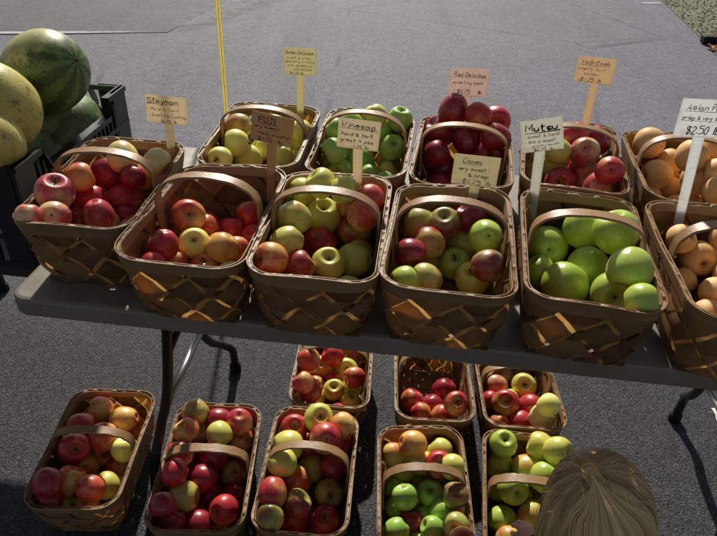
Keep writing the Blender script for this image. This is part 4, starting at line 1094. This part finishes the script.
# the bunch where it comes up through the tie
for i in range(260):
    a = hr.uniform(0, 6.28); q0 = hr.uniform(0, .0060); ax1 = TIE.orthogonal().normalized(); ax2 = TIE.cross(ax1)
    o_ = (ax1*math.cos(a)+ax2*math.sin(a))
    P = [on(TIE, 1.02+.012*k)+o_*q0*(1+.25*max(0, k-5)) for k in range(9)]
    P += [P[-1]+Vector((.003*k*k*.25+hr.uniform(-.001, .001), -.0055*k, .002*k-.0011*k*k))+o_*.0011*k for k in range(1, 6)]
    strand(P, .0007, min(1, max(0, hr.gauss(.6, .15))))
# 4: flyaways
for i in range(110):
    a = hr.uniform(0, 6.28); t = hr.uniform(0, R(80)); s = Vector((math.sin(t)*math.cos(a), math.sin(t)*math.sin(a), math.cos(t)))
    d = (s+Vector((hr.uniform(-.8, .8), hr.uniform(-.8, .8), hr.uniform(0, .6)))).normalized()
    p = on(s, 1.03); P = [p+d*.006*k+Vector((0, 0, -.0007*k*k)) for k in range(7)]
    strand(P, .0003, hr.uniform(.3, .9))
hm.build('hair', M_HAIR, person, True)
tb = MB(); tp = on(TIE, 1.125); ax1 = TIE.orthogonal().normalized(); ax2 = TIE.cross(ax1)
tb.tube([tp+(ax1*math.cos(a)+ax2*math.sin(a))*.0092 for a in [2*PI*k/20 for k in range(21)]], .0026, 8)
tie = tb.build('hair_tie', plain('yellow_elastic', (206,172,96), .7, .2), person, True)


# ------------------------------------------------------------------ light, sky, camera
SUN_EL, SUN_AZ = R(35), R(-5)        # azimuth from +Y, negative = towards -X
w = bpy.data.worlds.new('World'); sc.world = w; w.use_nodes = True
nt = w.node_tree; bg = nt.nodes['Background']; sky = nt.nodes.new('ShaderNodeTexSky')
sky.sky_type = 'NISHITA'; sky.sun_disc = False; sky.sun_elevation = SUN_EL; sky.sun_rotation = SUN_AZ
hs = nt.nodes.new('ShaderNodeHueSaturation'); hs.inputs['Saturation'].default_value = .55
nt.links.new(sky.outputs[0], hs.inputs['Color']); nt.links.new(hs.outputs[0], bg.inputs[0]); bg.inputs[1].default_value = .056
sl = bpy.data.lights.new('sun', 'SUN'); sl.energy = 5.0; sl.angle = R(1.2); sl.color = (1, .95, .86)
so = bpy.data.objects.new('sun', sl); col.objects.link(so)
dirv = Vector((math.sin(SUN_AZ)*math.cos(SUN_EL), math.cos(SUN_AZ)*math.cos(SUN_EL), math.sin(SUN_EL)))
so.rotation_euler = dirv.to_track_quat('Z', 'Y').to_euler(); so.location = dirv*20

cam = bpy.data.cameras.new('camera'); co = bpy.data.objects.new('camera', cam); col.objects.link(co)
PIT, ROLL = R(33.76), R(2.52); c_, s_ = math.cos(PIT), math.sin(PIT); cr, sr = math.cos(ROLL), math.sin(ROLL)
fw = Vector((0, c_, -s_)); up = Vector((0, s_, c_)); rt = Vector((1, 0, 0))
r2 = rt*cr+up*sr; u2 = up*cr-rt*sr
M = Matrix((r2, u2, -fw)).transposed().to_4x4(); M.translation = Vector((0, 0, 1.503))
co.matrix_world = M
cam.sensor_width = 36; cam.lens = 651.6/717*36; cam.clip_start = .02; cam.clip_end = 1000
sc.camera = co
sc.view_settings.view_transform = 'Standard'; sc.view_settings.look = 'None'; sc.view_settings.exposure = 0
sc.cycles.use_denoising = True
sc.cycles.max_bounces = 6
